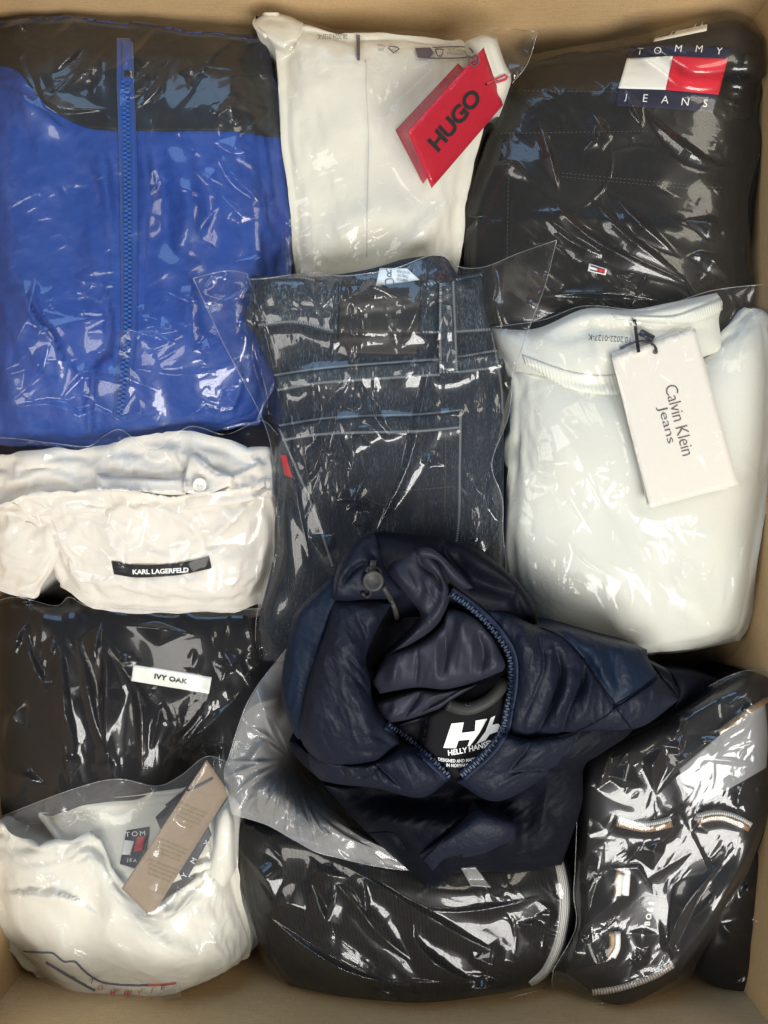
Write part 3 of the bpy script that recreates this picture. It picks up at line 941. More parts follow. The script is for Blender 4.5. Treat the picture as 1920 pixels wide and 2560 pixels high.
film('plastic_bag', ([(1275, 150), *A3((500, 270), (960, 190), (1340, 80), (1560, 30), (1720, 60))], A3((1720, 60), (1680, 420), (1620, 820), (1550, 1120), (1590, 1560), (1600, 1900)),
     [(1150, 850), (1500, 850), *A3((1600, 1900))], [(1275, 150), *A3((150, 680), (10, 1130), (60, 1200), (-10, 1330)), (1150, 850)]), t, M['film'], seed=3, ang=38, spread=16, count=0.3, lines=0.45, length=300, gain=1.3, calm=[(1690, 190, 110)],
     strokes=[(A3((400, 640), (450, 800), (520, 1040)), 9, 4, 's'), (A3((420, 1020), (560, 1180), (820, 1370), (1250, 1560)), 10, 5, 's'), (A3((700, 1080), (900, 1290), (1200, 1510)), 12, 5, 's'), (A3((790, 1040), (960, 1210), (1180, 1400)), 10, 5, 's'),
              (A3((960, 560), (1130, 740), (1350, 890), (1580, 930)), 9, 4, 's'), (A3((640, 830), (730, 760), (740, 680), (690, 600)), 8, 3, 's'), (A3((100, 930), (260, 900), (400, 1020)), 8, 3, 's'), (A3((1190, 1210), (1400, 1220), (1450, 1310)), 10, 5, 's'),
              (A3((440, 1190), (600, 1320), (900, 1440)), 10, 4, 's'), (A3((420, 1610), (700, 1600), (1050, 1630)), 9, 3, 's'), (A3((1220, 1400), (1350, 1400), (1470, 1540)), 11, 4, 's'), (A3((870, 480), (980, 700)), 7, 3, 's')])

# ------------------------------------------------------------------ blue jacket, upper left
t = thing('bagged_jacket', 'royal blue zip jacket with black shoulders folded in a clear bag', 'jacket', (330, 560, -0.12))
blob('body', ([(-90, 60), (200, 50), (450, 75), (668, 88)], [(668, 88), (702, 350), (722, 640), (700, 900), (650, 1060)], [(-90, 1110), (100, 1112), (230, 1116), (420, 1095), (650, 1060)], [(-90, 60), (-95, 600), (-90, 1110)]), (-0.045, -0.045, -0.045, -0.04), 0.045, M['blue'], t,
     strokes=[(A4((150, 230), (170, 380), (300, 560), (330, 760)), 40, 10.2, 'f'), (A4((560, 200), (600, 400), (600, 620), (510, 720), (500, 1115)), 26, -10.2, 'f'), (A1((470, 720), (560, 900), (590, 1200), (600, 1397)), 16, 5.1, 'g'), (A1((790, 720), (800, 1000), (780, 1397)), 16, 4.2, 'g'),
              (A1((840, 860), (900, 1100), (920, 1390)), 22, -5.1, 'g'), (A1((1020, 860), (1040, 1100), (1010, 1390)), 25, 5.1, 'g'), (A1((0, 470), (180, 560), (340, 710)), 24, 6.8, 'f'), (A4((850, 50), (1000, 250), (1040, 500), (960, 700)), 30, 6.0, 'g'), (A4((1300, 640), (1320, 800), (1260, 950)), 20, 6.8, 'f')],
     nz=[(8, 260, 21, 80, 2.0), (3.5, 70, 22, 75, 3.0)], crease=[(1.6, 60, 23, 70, 3.0)], simk=dict(excess=0.03, iters=60, bend=0.10, seed=15, start=0.002, scale=60, aniso=(80, 1.0)))
overlay('shoulder_yoke', ([(-90, 26), (200, 27), (450, 52), (684, 70)], [(684, 70), (708, 240), (720, 345)], [(-90, 150), *A1((0, 355), (100, 392), (200, 520), (300, 610), (470, 693), (640, 710), (760, 712), (1180, 712), (1400, 730)), (720, 345)], [(-90, 26), (-90, 150)]), M['black_nylon'], t, 1.2, thick=14, nz=[(1.2, 60, 3, 80, 2)])
zp = overlay('zipper_tape', ribbon_sides([(309, 95), (312, 200), (317, 320), (321, 480), (322, 640), (322, 780), (317, 880), (306, 980), (300, 1050)], [34, 42, 44, 44, 43, 40, 37, 35, 33]), M['blue_tape'], t, 1.4, puff=1.5)
zip_teeth('zipper_teeth', [(314, 200), (317, 320), (320, 480), (321, 640), (321, 780), (316, 880), (306, 980), (301, 1040)], M['blue_tooth'], zp, 11, 9, 12, 6.5, 1.5, 0.3)
sl = overlay('zip_slider', quad((305, 100), (331, 102), (333, 205), (307, 203)), M['blue_tape'], t, 1.6, puff=1.2)
overlay('pull_slot', quad((310, 176), (331, 177), (332, 192), (311, 191)), M['black_nylon'], sl, 0.5, 4)
stitches('stitching', [A1((580, 720), (595, 1000), (600, 1390)), A1((790, 720), (800, 1000), (800, 1390)), A4((600, 20), (605, 300)), A4((795, 20), (790, 700))], M['blue_tape'], t, 9, 5, 2, 0.4, 0.1, 0)
film('plastic_bag', ([(-110, 20), *A1((0, 5), (300, 20), (600, 40), (900, 85), (1100, 130), (1300, 150)), (690, 70)], [(690, 70), (712, 350), (735, 640), (712, 900), (690, 1130)], [(-110, 1150), (200, 1135), (450, 1120), (690, 1130)], [(-110, 20), (-112, 600), (-110, 1150)]), t, M['film'], seed=9, ang=-28, spread=38, count=0.3, lines=1.0, length=190, gain=1.2,
     strokes=[(A1((290, 210), (400, 130), (490, 10)), 14, 6, 's'), (A1((0, 180), (110, 130), (230, 90)), 16, 7, 's'), (A1((560, 395), (720, 320), (890, 120)), 14, 7, 's'), (A1((280, 400), (400, 290), (500, 200)), 10, 5, 's'), (A1((310, 510), (480, 370), (620, 250)), 11, 5, 's'), (A1((690, 550), (800, 400), (940, 310)), 10, 5, 's'), (A1((1075, 425), (1160, 300), (1290, 210)), 12, 6, 's'),
              (A1((200, 400), (230, 520), (310, 590), (600, 600)), 9, 3.5, 's'), (A1((740, 590), (860, 500), (940, 340)), 8, 4, 's'), (A1((1000, 300), (1070, 430)), 8, 4, 's'), (A1((1180, 690), (1230, 580), (1400, 640)), 14, 4, 's'), (A1((1160, 780), (1260, 950), (1470, 1140)), 9, 4, 's'), (A1((1200, 1060), (1330, 1180), (1400, 1190)), 9, 4, 's'), (A1((1050, 920), (1250, 1040)), 8, 3, 's'), (A1((1150, 770), (1400, 850)), 8, 3, 's'),
              (A4((330, 880), (480, 710), (860, 830)), 12, 6, 's'), (A4((60, 920), (300, 900), (400, 970), (540, 930), (670, 1020)), 12, 6, 's'), (A4((640, 970), (870, 940)), 12, 5, 's'), (A4((1030, 960), (1240, 940)), 12, 5, 's'), (A4((1190, 900), (1300, 800)), 9, 4, 's'), (A4((890, 270), (1200, 350)), 7, 3, 's'), (A4((1060, 600), (1240, 550)), 8, 4, 's'), (A4((0, 760), (150, 380), (190, 160)), 14, 5, 's'), (A4((130, 830), (270, 560)), 10, 5, 's'), (A4((780, 460), (980, 490)), 7, 3, 's'), (A4((700, 480), (960, 560)), 7, 3, 's')])

# ------------------------------------------------------------------ off-white garment with red tags, upper middle
t = thing('bagged_trousers', 'off-white folded garment with two red hang tags in a clear bag', 'clothing', (930, 380, -0.12))
blob('body', ([*A2((130, 150), (340, 130), (540, 185), (780, 180), (1000, 210), (1200, 225))], A2((1200, 225), (1330, 330), (1330, 620), (1255, 900), (1220, 1100), (1190, 1420), (1180, 1600)), A2((290, 1600), (700, 1610), (1180, 1600)), A2((130, 150), (195, 320), (225, 800), (270, 1100), (290, 1600))), (-0.03, -0.03, -0.05, -0.05), 0.032, M['offwhite'], t,
     strokes=[(A2((530, 190), (640, 300), (683, 420), (690, 520)), 30, 3.0, 'f'), (A2((690, 1350), (700, 900), (700, 700), (686, 330)), 60, 1.6, 'f'), (A2((210, 470), (250, 700), (300, 1100), (390, 1470)), 40, 5, 'g'), (A2((380, 800), (600, 700), (680, 690)), 45, 3, 'g'), (A2((380, 1430), (700, 1180), (950, 1230)), 50, 4, 'g'), (A2((800, 1430), (1000, 1270), (1200, 1060)), 30, 5, 'g')],
     nz=[(8, 320, 31, 60, 1.5), (2.2, 120, 33, 20, 1.5)], crease=[(0.7, 34, 34, 70, 2.5)], simk=dict(excess=0.02, iters=60, bend=0.12, seed=16, start=0.0015, scale=90, aniso=(80, 1.0)))
blob('rolled_cuff', (A2((80, 110), (160, 72), (260, 86), (345, 125)), A2((345, 125), (330, 200), (240, 270)), A2((140, 200), (190, 250), (240, 270)), A2((80, 110), (85, 150), (140, 200))), (-0.026, -0.026, -0.016, -0.020), 0.008, M['offwhite'], t, step=6, p=4, skirt=0.03, strokes=[(A2((110, 120), (170, 105), (260, 130)), 10, -4, 'g')])
tube('cuff_edge', A2((145, 200), (90, 150), (82, 110), (130, 82), (210, 80)), 0.0016, M['offwhite'], t, off=0.3)
tube('seam', A2((686, 330), (690, 520), (702, 700), (702, 900), (690, 1400)), 0.0004, M['dull_ivory'], t, off=-0.15)
blob('waist_corner', (A2((1230, 225), (1330, 190), (1400, 205)), A2((1400, 205), (1440, 330), (1480, 430), (1440, 560)), A2((1330, 520), (1440, 560)), A2((1230, 225), (1300, 350), (1330, 520))), (-0.012, -0.008, -0.02, -0.015), 0.012, M['offwhite'], t, step=7, p=3, skirt=0.04, strokes=[(A2((1345, 200), (1390, 330), (1430, 430)), 8, -2.5, 'g')])
bt = plate('hang_tag', A2((1190, 345), (1330, 480), (1000, 1003), (848, 710)), M['red_card_dark'], t, 1.0, 0.5, label='darker red hang tag half hidden behind the printed one')
ht = plate('hang_tag', A2((1330, 257), (1436, 572), (1046, 1026), (914, 716)), M['red_card'], t, 2.0, 0.6, bend=1.5, label='bright red hang tag with black HUGO lettering')
lettering('lettering', 'HUGO', *A2((1172, 655))[0], 42, 50.5, M['black_ink'], ht, 0.035, 0.10, 0.94, 0.93, 0.5, width=178)
lettering('lettering', '.', *A2((1345, 460))[0], 7, 50, M['black_ink'], ht, 0.02)
tube('tag_cord', A2((1350, 455), (1390, 435), (1450, 410), (1455, 430), (1400, 450)), 0.0007, M['red_cord'], t, off=1.2)
bag = film('plastic_bag', ([*A2((60, 130), (150, 60), (340, 105), (560, 165), (900, 170), (1250, 190), (1350, 165), (1620, 172))], A2((1620, 172), (1560, 350), (1480, 450), (1430, 640), (1330, 760), (1250, 1120), (1295, 1220), (1180, 1400), (1190, 1620)), A2((235, 1620), (700, 1630), (1190, 1620)), A2((60, 130), (160, 240), (205, 480), (222, 760), (255, 1050), (235, 1620))), t, M['film_soft'], seed=12, ang=-25, spread=45, count=0.12, lines=1.3, length=170, calm=[(1137, 300, 90)], lifts=[(1330, 90, 0.0, 60)],
     strokes=[(A2((400, 1420), (600, 1250), (700, 1185)), 9, 4, 's'), (A2((700, 900), (900, 880), (1100, 820)), 8, 2.5, 's'), (A2((230, 480), (320, 520)), 12, 3, 's'), (A2((1010, 420), (1080, 470), (1120, 430)), 9, 3, 's'), (A2((800, 1430), (1000, 1250), (1230, 1050)), 9, 4, 's'), (A2((700, 640), (880, 700)), 8, 2, 's'), (A2((900, 970), (1050, 1000), (1180, 1000)), 8, 3, 's'), (A2((1480, 250), (1590, 190)), 12, 5, 's'), (A2((200, 600), (240, 900), (290, 1200)), 9, 3, 's')])
lettering('print', '08.2024-0127-K', *A2((505, 200))[0], 13, 180, M['brown_ink'], bag, 0.0, 0, 0.62, 1, 3.2)
polyprint('print', [A2((634, 190), (655, 190), (655, 330), (638, 330))], M['brown_ink'], bag, 3.0)
tube('print', A2((838, 288), (808, 254), (870, 262), (838, 288)), 0.0004, M['brown_ink'], bag, off=3)
lettering('print', 'LDPE\nPlastica', *A2((770, 260))[0], 16, 176, M['brown_ink'], bag, 0, 0, 0.7, 1, 3)
polyprint('print', [A2((955, 262), (1040, 258), (1058, 290), (1030, 318), (970, 314))], M['brown_ink'], bag, 3.0)
tube('print', A2((1050, 258), (1240, 258), (1245, 310), (1030, 318)), 0.0004, M['brown_ink'], bag, off=3)
tube('print', A2((1068, 268), (1108, 270), (1100, 305), (1075, 302), (1068, 268)), 0.0004, M['brown_ink'], bag, off=3)
lettering('print', 'A DEPOSER DANS\nLE BAC DE TRI', *A2((1175, 283))[0], 15, 176, M['brown_ink'], bag, 0, 0, 0.6, 1, 3)
tube('print', A2((1255, 318), (1290, 300), (1306, 330), (1285, 362), (1255, 350), (1250, 325)), 0.0005, M['brown_ink'], bag, off=3)
tube('print', A2((1275, 322), (1292, 335), (1272, 348)), 0.0005, M['brown_ink'], bag, off=3)

film('bag_corner', (A2((1350, 165), (1480, 160), (1625, 172)), A2((1625, 172), (1570, 345), (1485, 455)), A2((1445, 400), (1485, 455)), A2((1350, 165), (1400, 280), (1445, 400))), t, M['film_jeans'], step=3, seed=71, ang=-40, count=0.6, lines=1.5, length=120, lifts=[(1330, 90, 0.004, 80), (1300, 170, 0.002, 60)], rim='TR')

# ------------------------------------------------------------------ pale sweatshirt, right
t = thing('bagged_sweatshirt', 'pale mint sweatshirt with a large ivory hang tag in a clear bag', 'sweatshirt', (1570, 1200, -0.12))
blob('back_panel', (A6((60, 300), (300, 300), (560, 195), (800, 200), (1000, 165), (1260, 110)), A6((1260, 110), (1290, 170), (1270, 260), (1300, 430)), A6((180, 560), (640, 600), (1300, 430)), A6((60, 300), (100, 420), (180, 560))), (-0.03, -0.026, -0.022, -0.03), 0.026, M['mint'], t, p=3.2, nz=[(5, 120, 41, 10, 2)],
     strokes=[(A6((330, 310), (560, 225), (800, 228), (1000, 195), (1240, 135)), 15, 7, 'g'), (A6((420, 360), (640, 300), (900, 300), (1200, 260)), 18, -5, 'g'), (A6((560, 200), (620, 300), (640, 520)), 20, 3, 'g'), (A6((1000, 220), (1200, 170), (1280, 190)), 14, 3, 'g'), (A6((1100, 280), (1280, 240)), 12, 3, 'g')], skirt=0.05)
overlay('back_collar', (A6((700, 220), (1000, 235), (1150, 190), (1280, 140)), A6((1280, 140), (1290, 200)), A6((720, 250), (1000, 275), (1160, 260), (1290, 200)), A6((700, 220), (720, 250))), M['mint_rib'], t, 1.0, puff=3)
blob('body', (A6((90, 400), (230, 440), (510, 535), (740, 545), (1000, 500), (1160, 440), (1310, 300), (1400, 190), (1440, 215)), A6((1440, 215), (1580, 300), (1590, 900), (1500, 1500), (1440, 1850), (1380, 1960)), A6((200, 1850), (500, 2010), (1000, 2030), (1380, 1960)), A6((90, 400), (150, 620), (125, 1200), (115, 1500), (200, 1850))), (-0.03, -0.035, -0.065, -0.06), 0.042, M['mint'], t,
     strokes=[(A6((200, 430), (520, 535), (740, 545), (1000, 500), (1170, 440), (1400, 190)), 20, 3.0, 'g'), (A6((250, 640), (450, 880), (600, 1180)), 45, 4, 'g'), (A6((350, 950), (560, 1330)), 30, 3, 'g'), (A6((1000, 1600), (1200, 1850), (1250, 2000)), 30, 6, 'g'), (A6((1400, 1500), (1330, 1750), (1290, 1900)), 26, 6, 'g'), (A6((1250, 1350), (1130, 1560), (1040, 1650)), 30, 4, 'g'), (A6((760, 1500), (800, 1800)), 30, 3, 'g'), (A6((120, 1240), (200, 1330), (300, 1360)), 24, 4, 'g')],
     nz=[(9, 330, 43, 20, 1.2), (3.0, 120, 44, 60, 2.0)], crease=[(0.6, 36, 45, 60, 2.5)], simk=dict(excess=0.010, iters=50, bend=0.16, seed=6, start=0.001, scale=80, aniso=(60, 1.0)))
overlay('neck_rib', (A6((225, 440), (510, 535), (740, 545), (1000, 500), (1160, 440)), A6((1160, 440), (1210, 500)), A6((240, 490), (480, 620), (750, 650), (1030, 600), (1210, 500)), A6((225, 440), (240, 490))), M['mint_rib'], t, 0.6, puff=1.6)
plate('hang_tag', A6((700, 432), (1060, 312), (1330, 1150), (888, 1238)), M['pale_card'], t, 0.3, 0.4, label='plain ivory hang tag under the printed one')
ht = plate('hang_tag', A6((699, 452), (1143, 300), (1376, 1130), (905, 1256)), M['pale_card'], t, 0.5, 0.4, bend=1.2, label='ivory hang tag with grey Calvin Klein Jeans lettering')
lettering('lettering', 'Calvin Klein', *A6((1062, 787))[0], 31, -75.5, M['grey_ink'], ht, -0.01, 0, 0.92, 0.95, 0.5, width=180)
lettering('lettering', 'Jeans', *A6((990, 812))[0], 29, -75.5, M['grey_ink'], ht, -0.01, 0, 0.92, 0.95, 0.5, width=95)
_e = A6((932, 424))[0]
polyprint('eyelet', [[(_e[0] + 7 * math.cos(k * .524), _e[1] + 6 * math.sin(k * .524)) for k in range(12)]], M['brown_ink'], ht, 0.5)
tube('tag_cord', A6((936, 424), (934, 400), (900, 375), (850, 368), (790, 385), (745, 405)), 0.0009, M['black_cord'], t, off=1.5)
overlay('cord_toggle', quad(*A6((862, 303), (932, 340), (918, 370), (846, 330))), M['navy_card'], t, 3.0, 5, 3.0, puff=1.5)
bag = film('plastic_bag', (A6((20, 300), (330, 255), (560, 180), (900, 200), (1230, 100), (1560, 60)), A6((1560, 60), (1610, 500), (1560, 1200), (1510, 1550), (1450, 1950), (1390, 2060), (1385, 2190)), A6((180, 1900), (500, 2060), (1000, 2090), (1180, 2150), (1300, 2200), (1385, 2190)), A6((20, 300), (120, 500), (150, 700), (110, 1200), (110, 1560), (180, 1900))), t, M['film_soft'], seed=17, ang=65, spread=25, count=0.12, lines=0.9, length=220, calm=[(1665, 1060, 110)], lifts=[(1890, 720, -0.012, 90)], rim='T',
     strokes=[(A6((370, 950), (470, 1180), (590, 1390)), 8, 3.5, 's'), (A6((430, 1000), (560, 1300)), 7, 2.5, 's'), (A6((320, 680), (500, 920), (620, 1190)), 9, 3, 's'), (A6((780, 1630), (790, 1850)), 8, 3, 's'), (A6((820, 1680), (900, 1880)), 9, 4, 's'), (A6((900, 1600), (960, 1880)), 8, 4, 's'), (A6((1060, 1520), (1180, 1620)), 10, 5, 's'), (A6((1000, 1560), (1080, 1700), (1200, 1760)), 10, 4, 's'), (A6((1240, 1450), (1230, 1620), (1130, 1560)), 9, 4, 's'), (A6((1340, 960), (1470, 1060), (1480, 1150)), 9, 4, 's'), (A6((1230, 1280), (1380, 1330), (1440, 1500)), 10, 4, 's'), (A6((1150, 1800), (1250, 1900), (1230, 2000)), 11, 4, 's'), (A6((1450, 1250), (1420, 1450), (1350, 1650)), 9, 4, 's'), (A6((270, 300), (320, 430)), 9, 3, 's'), (A6((200, 1080), (250, 1140)), 8, 3, 's'), (A6((370, 1560), (420, 1660)), 8, 3, 's')])
lettering('print', '10.2022-0127-K', *A6((690, 354))[0], 15, 176, M['black_ink'], bag, 0.0, 0, 0.78, 1, 4.5)
polyprint('print', [A6((812, 255), (830, 250), (853, 425), (834, 430))], M['black_ink'], bag, 4.5)

# ------------------------------------------------------------------ jeans, middle
t = thing('bagged_jeans', 'faded dark blue jeans with belt loop and back pocket in a clear bag', 'jeans', (950, 1080, -0.12))
blob('back_waist', (A5((330, 200), (600, 190), (800, 160), (960, 115), (1100, 102), (1140, 120)), A5((1140, 120), (1200, 210), (1250, 260)), A5((330, 330), (800, 340), (1250, 260)), A5((330, 200), (330, 330))), (0.0, 0.004, 0.004, 0.0), 0.010, M['denim_light'], t, step=7, p=4, skirt=0.05, strokes=[(A5((1060, 150), (1110, 125), (1130, 160)), 12, -5, 'g')])
cl = overlay('care_label', quad(*A5((845, 156), (962, 156), (1018, 206), (828, 234))), M['care_label'], t, 1.0)
lettering('print', 'R', *A5((885, 178))[0], 20, 180, M['grey_ink'], cl, 0.0, 0, 1.0, 1, 0.4)
lettering('print', 'WASH COLD\nTUMBLE DRY\nDO NOT IRON', *A5((945, 190))[0], 26, 172, M['grey_ink'], cl, 0.0, 0, 0.5, 1, 0.4)
tube('print', A5((872, 205), (902, 203), (904, 228), (872, 230), (872, 205)), 0.0003, M['grey_ink'], cl, off=0.5)
blob('seat_panel', (A5((290, 215), (480, 205), (640, 235), (850, 235), (1040, 222), (1285, 190)), A5((1285, 190), (1325, 430), (1372, 640), (1382, 900), (1380, 1400), (1390, 1750), (1360, 1850)), A5((340, 1850), (800, 1900), (1360, 1850)), A5((290, 215), (300, 420), (390, 640), (400, 830), (398, 1200), (388, 1420), (330, 1650), (340, 1850))), (-0.012, -0.012, -0.03, -0.03), 0.030, M['denim'], t,
     strokes=[(A5((395, 600), (560, 590), (720, 575), (1090, 550), (1350, 515)), 26, 3.0, 'f'), (A5((400, 1100), (480, 1300), (560, 1600)), 40, 4, 'g'), (A5((1280, 700), (1330, 1000), (1300, 1350)), 40, 4, 'g'), (A5((1250, 1310), (1330, 1330), (1370, 1290)), 18, 4, 'g'), (A5((1350, 860), (1370, 1100), (1350, 1300)), 12, 3, 'g')], nz=[(5, 260, 51, 80, 1.6), (1.6, 80, 52, 70, 2)], p=7, crease=[(1.2, 44, 53, 75, 2.0)], simk=dict(excess=0.015, iters=40, bend=0.14, seed=54, start=0.001, scale=60, aniso=(80, 1.0)))
wb = overlay('waistband', (A5((292, 190), (480, 186), (560, 196), (690, 230), (860, 232), (1040, 214), (1160, 196), (1285, 172)), A5((1285, 172), (1292, 300), (1325, 428)), A5((320, 412), (480, 398), (640, 436), (850, 445), (1035, 440), (1320, 428)), A5((292, 190), (288, 300), (320, 412))), M['denim_light'], t, 3.0, puff=3.0, thick=5, nz=[(1.2, 22, 73, 80, 2.0)])
overlay('yoke_band', (A5((398, 625), (560, 600), (720, 583), (1090, 557), (1350, 520)), A5((1350, 520), (1358, 590)), A5((405, 690), (560, 662), (720, 648), (1100, 622), (1358, 590)), A5((398, 625), (405, 690))), M['denim_light'], t, 1.4, step=4, puff=1.6, nz=[(1.5, 13, 71, 82, 2.5)])
pk = overlay('back_pocket', (A5((410, 842), (600, 812), (800, 800), (1000, 795), (1200, 775)), A5((1200, 775), (1197, 1000), (1192, 1250), (1165, 1450), (1150, 1600)), A5((640, 1450), (860, 1600), (1150, 1600)), A5((410, 842), (480, 1010), (560, 1200), (640, 1450))), M['denim_deep'], t, 1.4, puff=1.6, p=10)
overlay('pocket_hem', (A5((410, 842), (600, 812), (800, 800), (1000, 795), (1200, 775)), A5((1200, 775), (1199, 850)), A5((425, 905), (600, 880), (800, 872), (1000, 868), (1199, 850)), A5((410, 842), (425, 905))), M['denim'], pk, 1.2, step=4, puff=1.3, nz=[(1.2, 13, 72, 82, 2.5)])
lo = overlay('belt_loop', (A5((1103, 222), (1170, 208)), A5((1170, 208), (1178, 420), (1185, 608)), A5((1102, 612), (1185, 608)), A5((1103, 222), (1100, 400), (1102, 612))), M['denim_light'], t, 3.2, step=4, puff=4.0, thick=4, nz=[(0.8, 16, 74, 0, 2.0)])
lp = overlay('leather_patch', (A5((668, 232), (860, 236), (1028, 225)), A5((1028, 225), (1010, 528)), A5((662, 520), (850, 530), (1010, 528)), A5((668, 232), (662, 520))), M['patch_leather'], t, 1.0, puff=0.6)
lettering('embossing', "LEVI STRAUSS & CO", *A5((860, 330))[0], 11, 3, M['patch_emboss'], lp, 0.01, 0, 0.8, 1, 0.4, sag=-6)
lettering('embossing', 'CLOTHING', *A5((890, 360))[0], 11, 3, M['patch_emboss'], lp, 0.01, 0, 0.9, 1, 0.4)
polyprint('embossing', [A5((880, 375), (930, 373), (915, 410), (890, 412))], M['patch_emboss'], lp, 0.4)
lettering('embossing', '501', *A5((905, 445))[0], 24, 2, M['patch_emboss'], lp, 0.02, 0, 1.0, 1, 0.4)
lettering('embossing', 'QUALITY', *A5((900, 490))[0], 10, 2, M['patch_emboss'], lp, 0.01, 0, 1.0, 1, 0.4)
overlay('red_tab', quad(*A5((415, 962), (440, 965), (468, 1062), (436, 1050))), M['red_tab'], t, 1.5, 5)
blob('side_loop', (A5((285, 305), (305, 310)), A5((305, 310), (300, 410)), A5((270, 405), (300, 410)), A5((285, 305), (262, 350), (270, 405))), (0.0, 0.0, 0.0, 0.0), 0.006, M['denim_light'], t, step=5, p=3, skirt=0.02)
stitches('stitching', [A5((300, 205), (480, 197), (560, 207)), A5((1040, 226), (1100, 218)), A5((1180, 205), (1284, 186)), A5((325, 402), (480, 388), (640, 426)), A5((1035, 432), (1098, 432)), A5((1182, 430), (1320, 420)),
                       A5((395, 618), (560, 593), (720, 577), (1095, 550)), A5((1188, 540), (1348, 512)), A5((408, 682), (560, 655), (720, 641), (1100, 616)), A5((1188, 605), (1358, 584)),
                       A5((415, 836), (600, 806), (800, 794), (1000, 789), (1200, 769)), A5((428, 898), (600, 873), (800, 865), (1000, 861), (1190, 844)), A5((1195, 780), (1192, 1000), (1187, 1250), (1160, 1450)),
                       A5((1108, 225), (1107, 400), (1108, 605)), A5((1163, 218), (1171, 420), (1178, 602)), A5((1108, 605), (1180, 603)), A5((1328, 440), (1366, 640), (1376, 780)), A5((412, 850), (480, 1010), (560, 1200), (640, 1440))], M['denim_thread'], t, 6.0, 7.0, 2.6, 0.5, 0.2, 58)
stitches('pocket_stitching', [A5((1130, 880), (1130, 1000), (1125, 1250)), A5((505, 900), (545, 1100), (590, 1250)), A5((540, 1150), (700, 1110), (860, 1180), (930, 1125), (1160, 1100))], M['grey_thread'], pk, 9, 8, 4, 0.5, 0.2, 10)
film('plastic_bag', ([*A5((40, 200), (180, 168), (270, 180), (300, 205), (560, 175), (690, 190), (900, 160), (1040, 108), (1120, 96), (1190, 150), (1300, 150), (1450, 90), (1610, 35))], A5((1610, 35), (1560, 230), (1500, 390), (1430, 600), (1400, 800), (1330, 1000), (1375, 1150), (1378, 1300), (1395, 1500), (1400, 1900)), A5((310, 1900), (800, 1950), (1400, 1900)), A5((40, 200), (170, 480), (340, 810), (385, 1000), (388, 1200), (380, 1400), (315, 1650), (310, 1900))), t, M['film_jeans'], seed=23, ang=86, spread=12, count=0.05, lines=0.15, length=260, gain=1.5, tent=5, rim='TLR',
     lifts=[(483, 696, 0.030, 70), (1392, 600, 0.036, 90), (1330, 760, 0.024, 70), (560, 690, 0.022, 50), (540, 820, 0.018, 60), (1290, 900, 0.02, 50)],
     strokes=[(A5((720, 600), (640, 780), (590, 950), (520, 1080), (480, 1000), (440, 860)), 9, 5, 's'), (A5((735, 610), (800, 740), (870, 860), (960, 870)), 9, 5, 's'), (A5((720, 260), (722, 420), (720, 600)), 7, 4, 's'), (A5((750, 270), (745, 450), (735, 600)), 10, 3, 's'), (A5((670, 200), (650, 400), (630, 560)), 8, 4, 's'), (A5((1080, 400), (1040, 700), (980, 960), (900, 1150), (830, 1290)), 12, 6, 's'), (A5((1110, 300), (1090, 480), (1045, 720)), 8, 4, 's'), (A5((700, 760), (770, 755)), 7, 4, 's'), (A5((650, 850), (690, 950), (730, 1020)), 10, 5, 's'), (A5((740, 960), (760, 860), (850, 880)), 14, 4, 's'), (A5((660, 1160), (760, 1150), (700, 1200)), 12, 5, 's'), (A5((740, 1200), (790, 1250), (760, 1310)), 12, 5, 's'), (A5((520, 200), (590, 320)), 8, 5, 's'), (A5((590, 320), (660, 200)), 8, 5, 's'), (A5((700, 210), (725, 300), (790, 230), (850, 240), (930, 290)), 10, 6, 's'), (A5((940, 500), (1020, 300), (1050, 160)), 12, 5, 's'), (A5((430, 240), (440, 320), (500, 330)), 8, 3, 's'), (A5((310, 240), (370, 520), (430, 820), (480, 1100), (540, 1400)), 12, 6, 's'), (A5((300, 320), (300, 550), (360, 780), (390, 1000)), 10, 5, 's'), (A5((560, 560), (560, 800), (540, 1000)), 10, 3, 's'), (A5((600, 1390), (640, 1300)), 12, 5, 's'), (A5((1470, 140), (1545, 240), (1580, 100)), 16, 6, 's'), (A5((1310, 1020), (1330, 1150), (1360, 1260)), 12, 5, 's'), (A5((1440, 480), (1400, 700), (1330, 980)), 8, 5, 's'), (A5((980, 1000), (1060, 990), (1130, 1010)), 8, 3, 's')])

# ------------------------------------------------------------------ cream blouse, left middle
t = thing('bagged_blouse', 'cream blouse with a black woven neck label and a button in a clear bag', 'blouse', (330, 1310, -0.12))
blob('back_bundle', ([(-80, 1135), *A7((0, 180), (220, 165), (450, 150), (620, 135), (800, 72), (880, 62), (1000, 50), (1200, 68), (1370, 130), (1560, 140))], A7((1560, 140), (1575, 240), (1580, 420)), [(-80, 1290), *A7((300, 520), (900, 520), (1580, 420))], [(-80, 1135), (-80, 1290)]), (-0.035, -0.035, -0.02, -0.03), 0.026, M['cream'], t,
     strokes=[(A7((0, 330), (300, 300), (560, 330)), 20, 3, 'g'), (A7((620, 140), (660, 200), (740, 240), (735, 300)), 12, 3.5, 'g'), (A7((960, 100), (1020, 200), (1065, 290)), 14, 5, 'f'), (A7((1090, 160), (1200, 260), (1330, 300), (1540, 200)), 16, 5, 'f'), (A7((60, 230), (250, 210), (430, 260)), 16, 3, 'g')], nz=[(6, 150, 61, 10, 1.5), (2, 50, 62, 20, 2)], crease=[(1.0, 30, 63, 20, 2.5)], skirt=0.06, simk=dict(excess=0.05, iters=60, bend=0.10, seed=18, start=0.003, scale=50, aniso=(20, 1.0)))
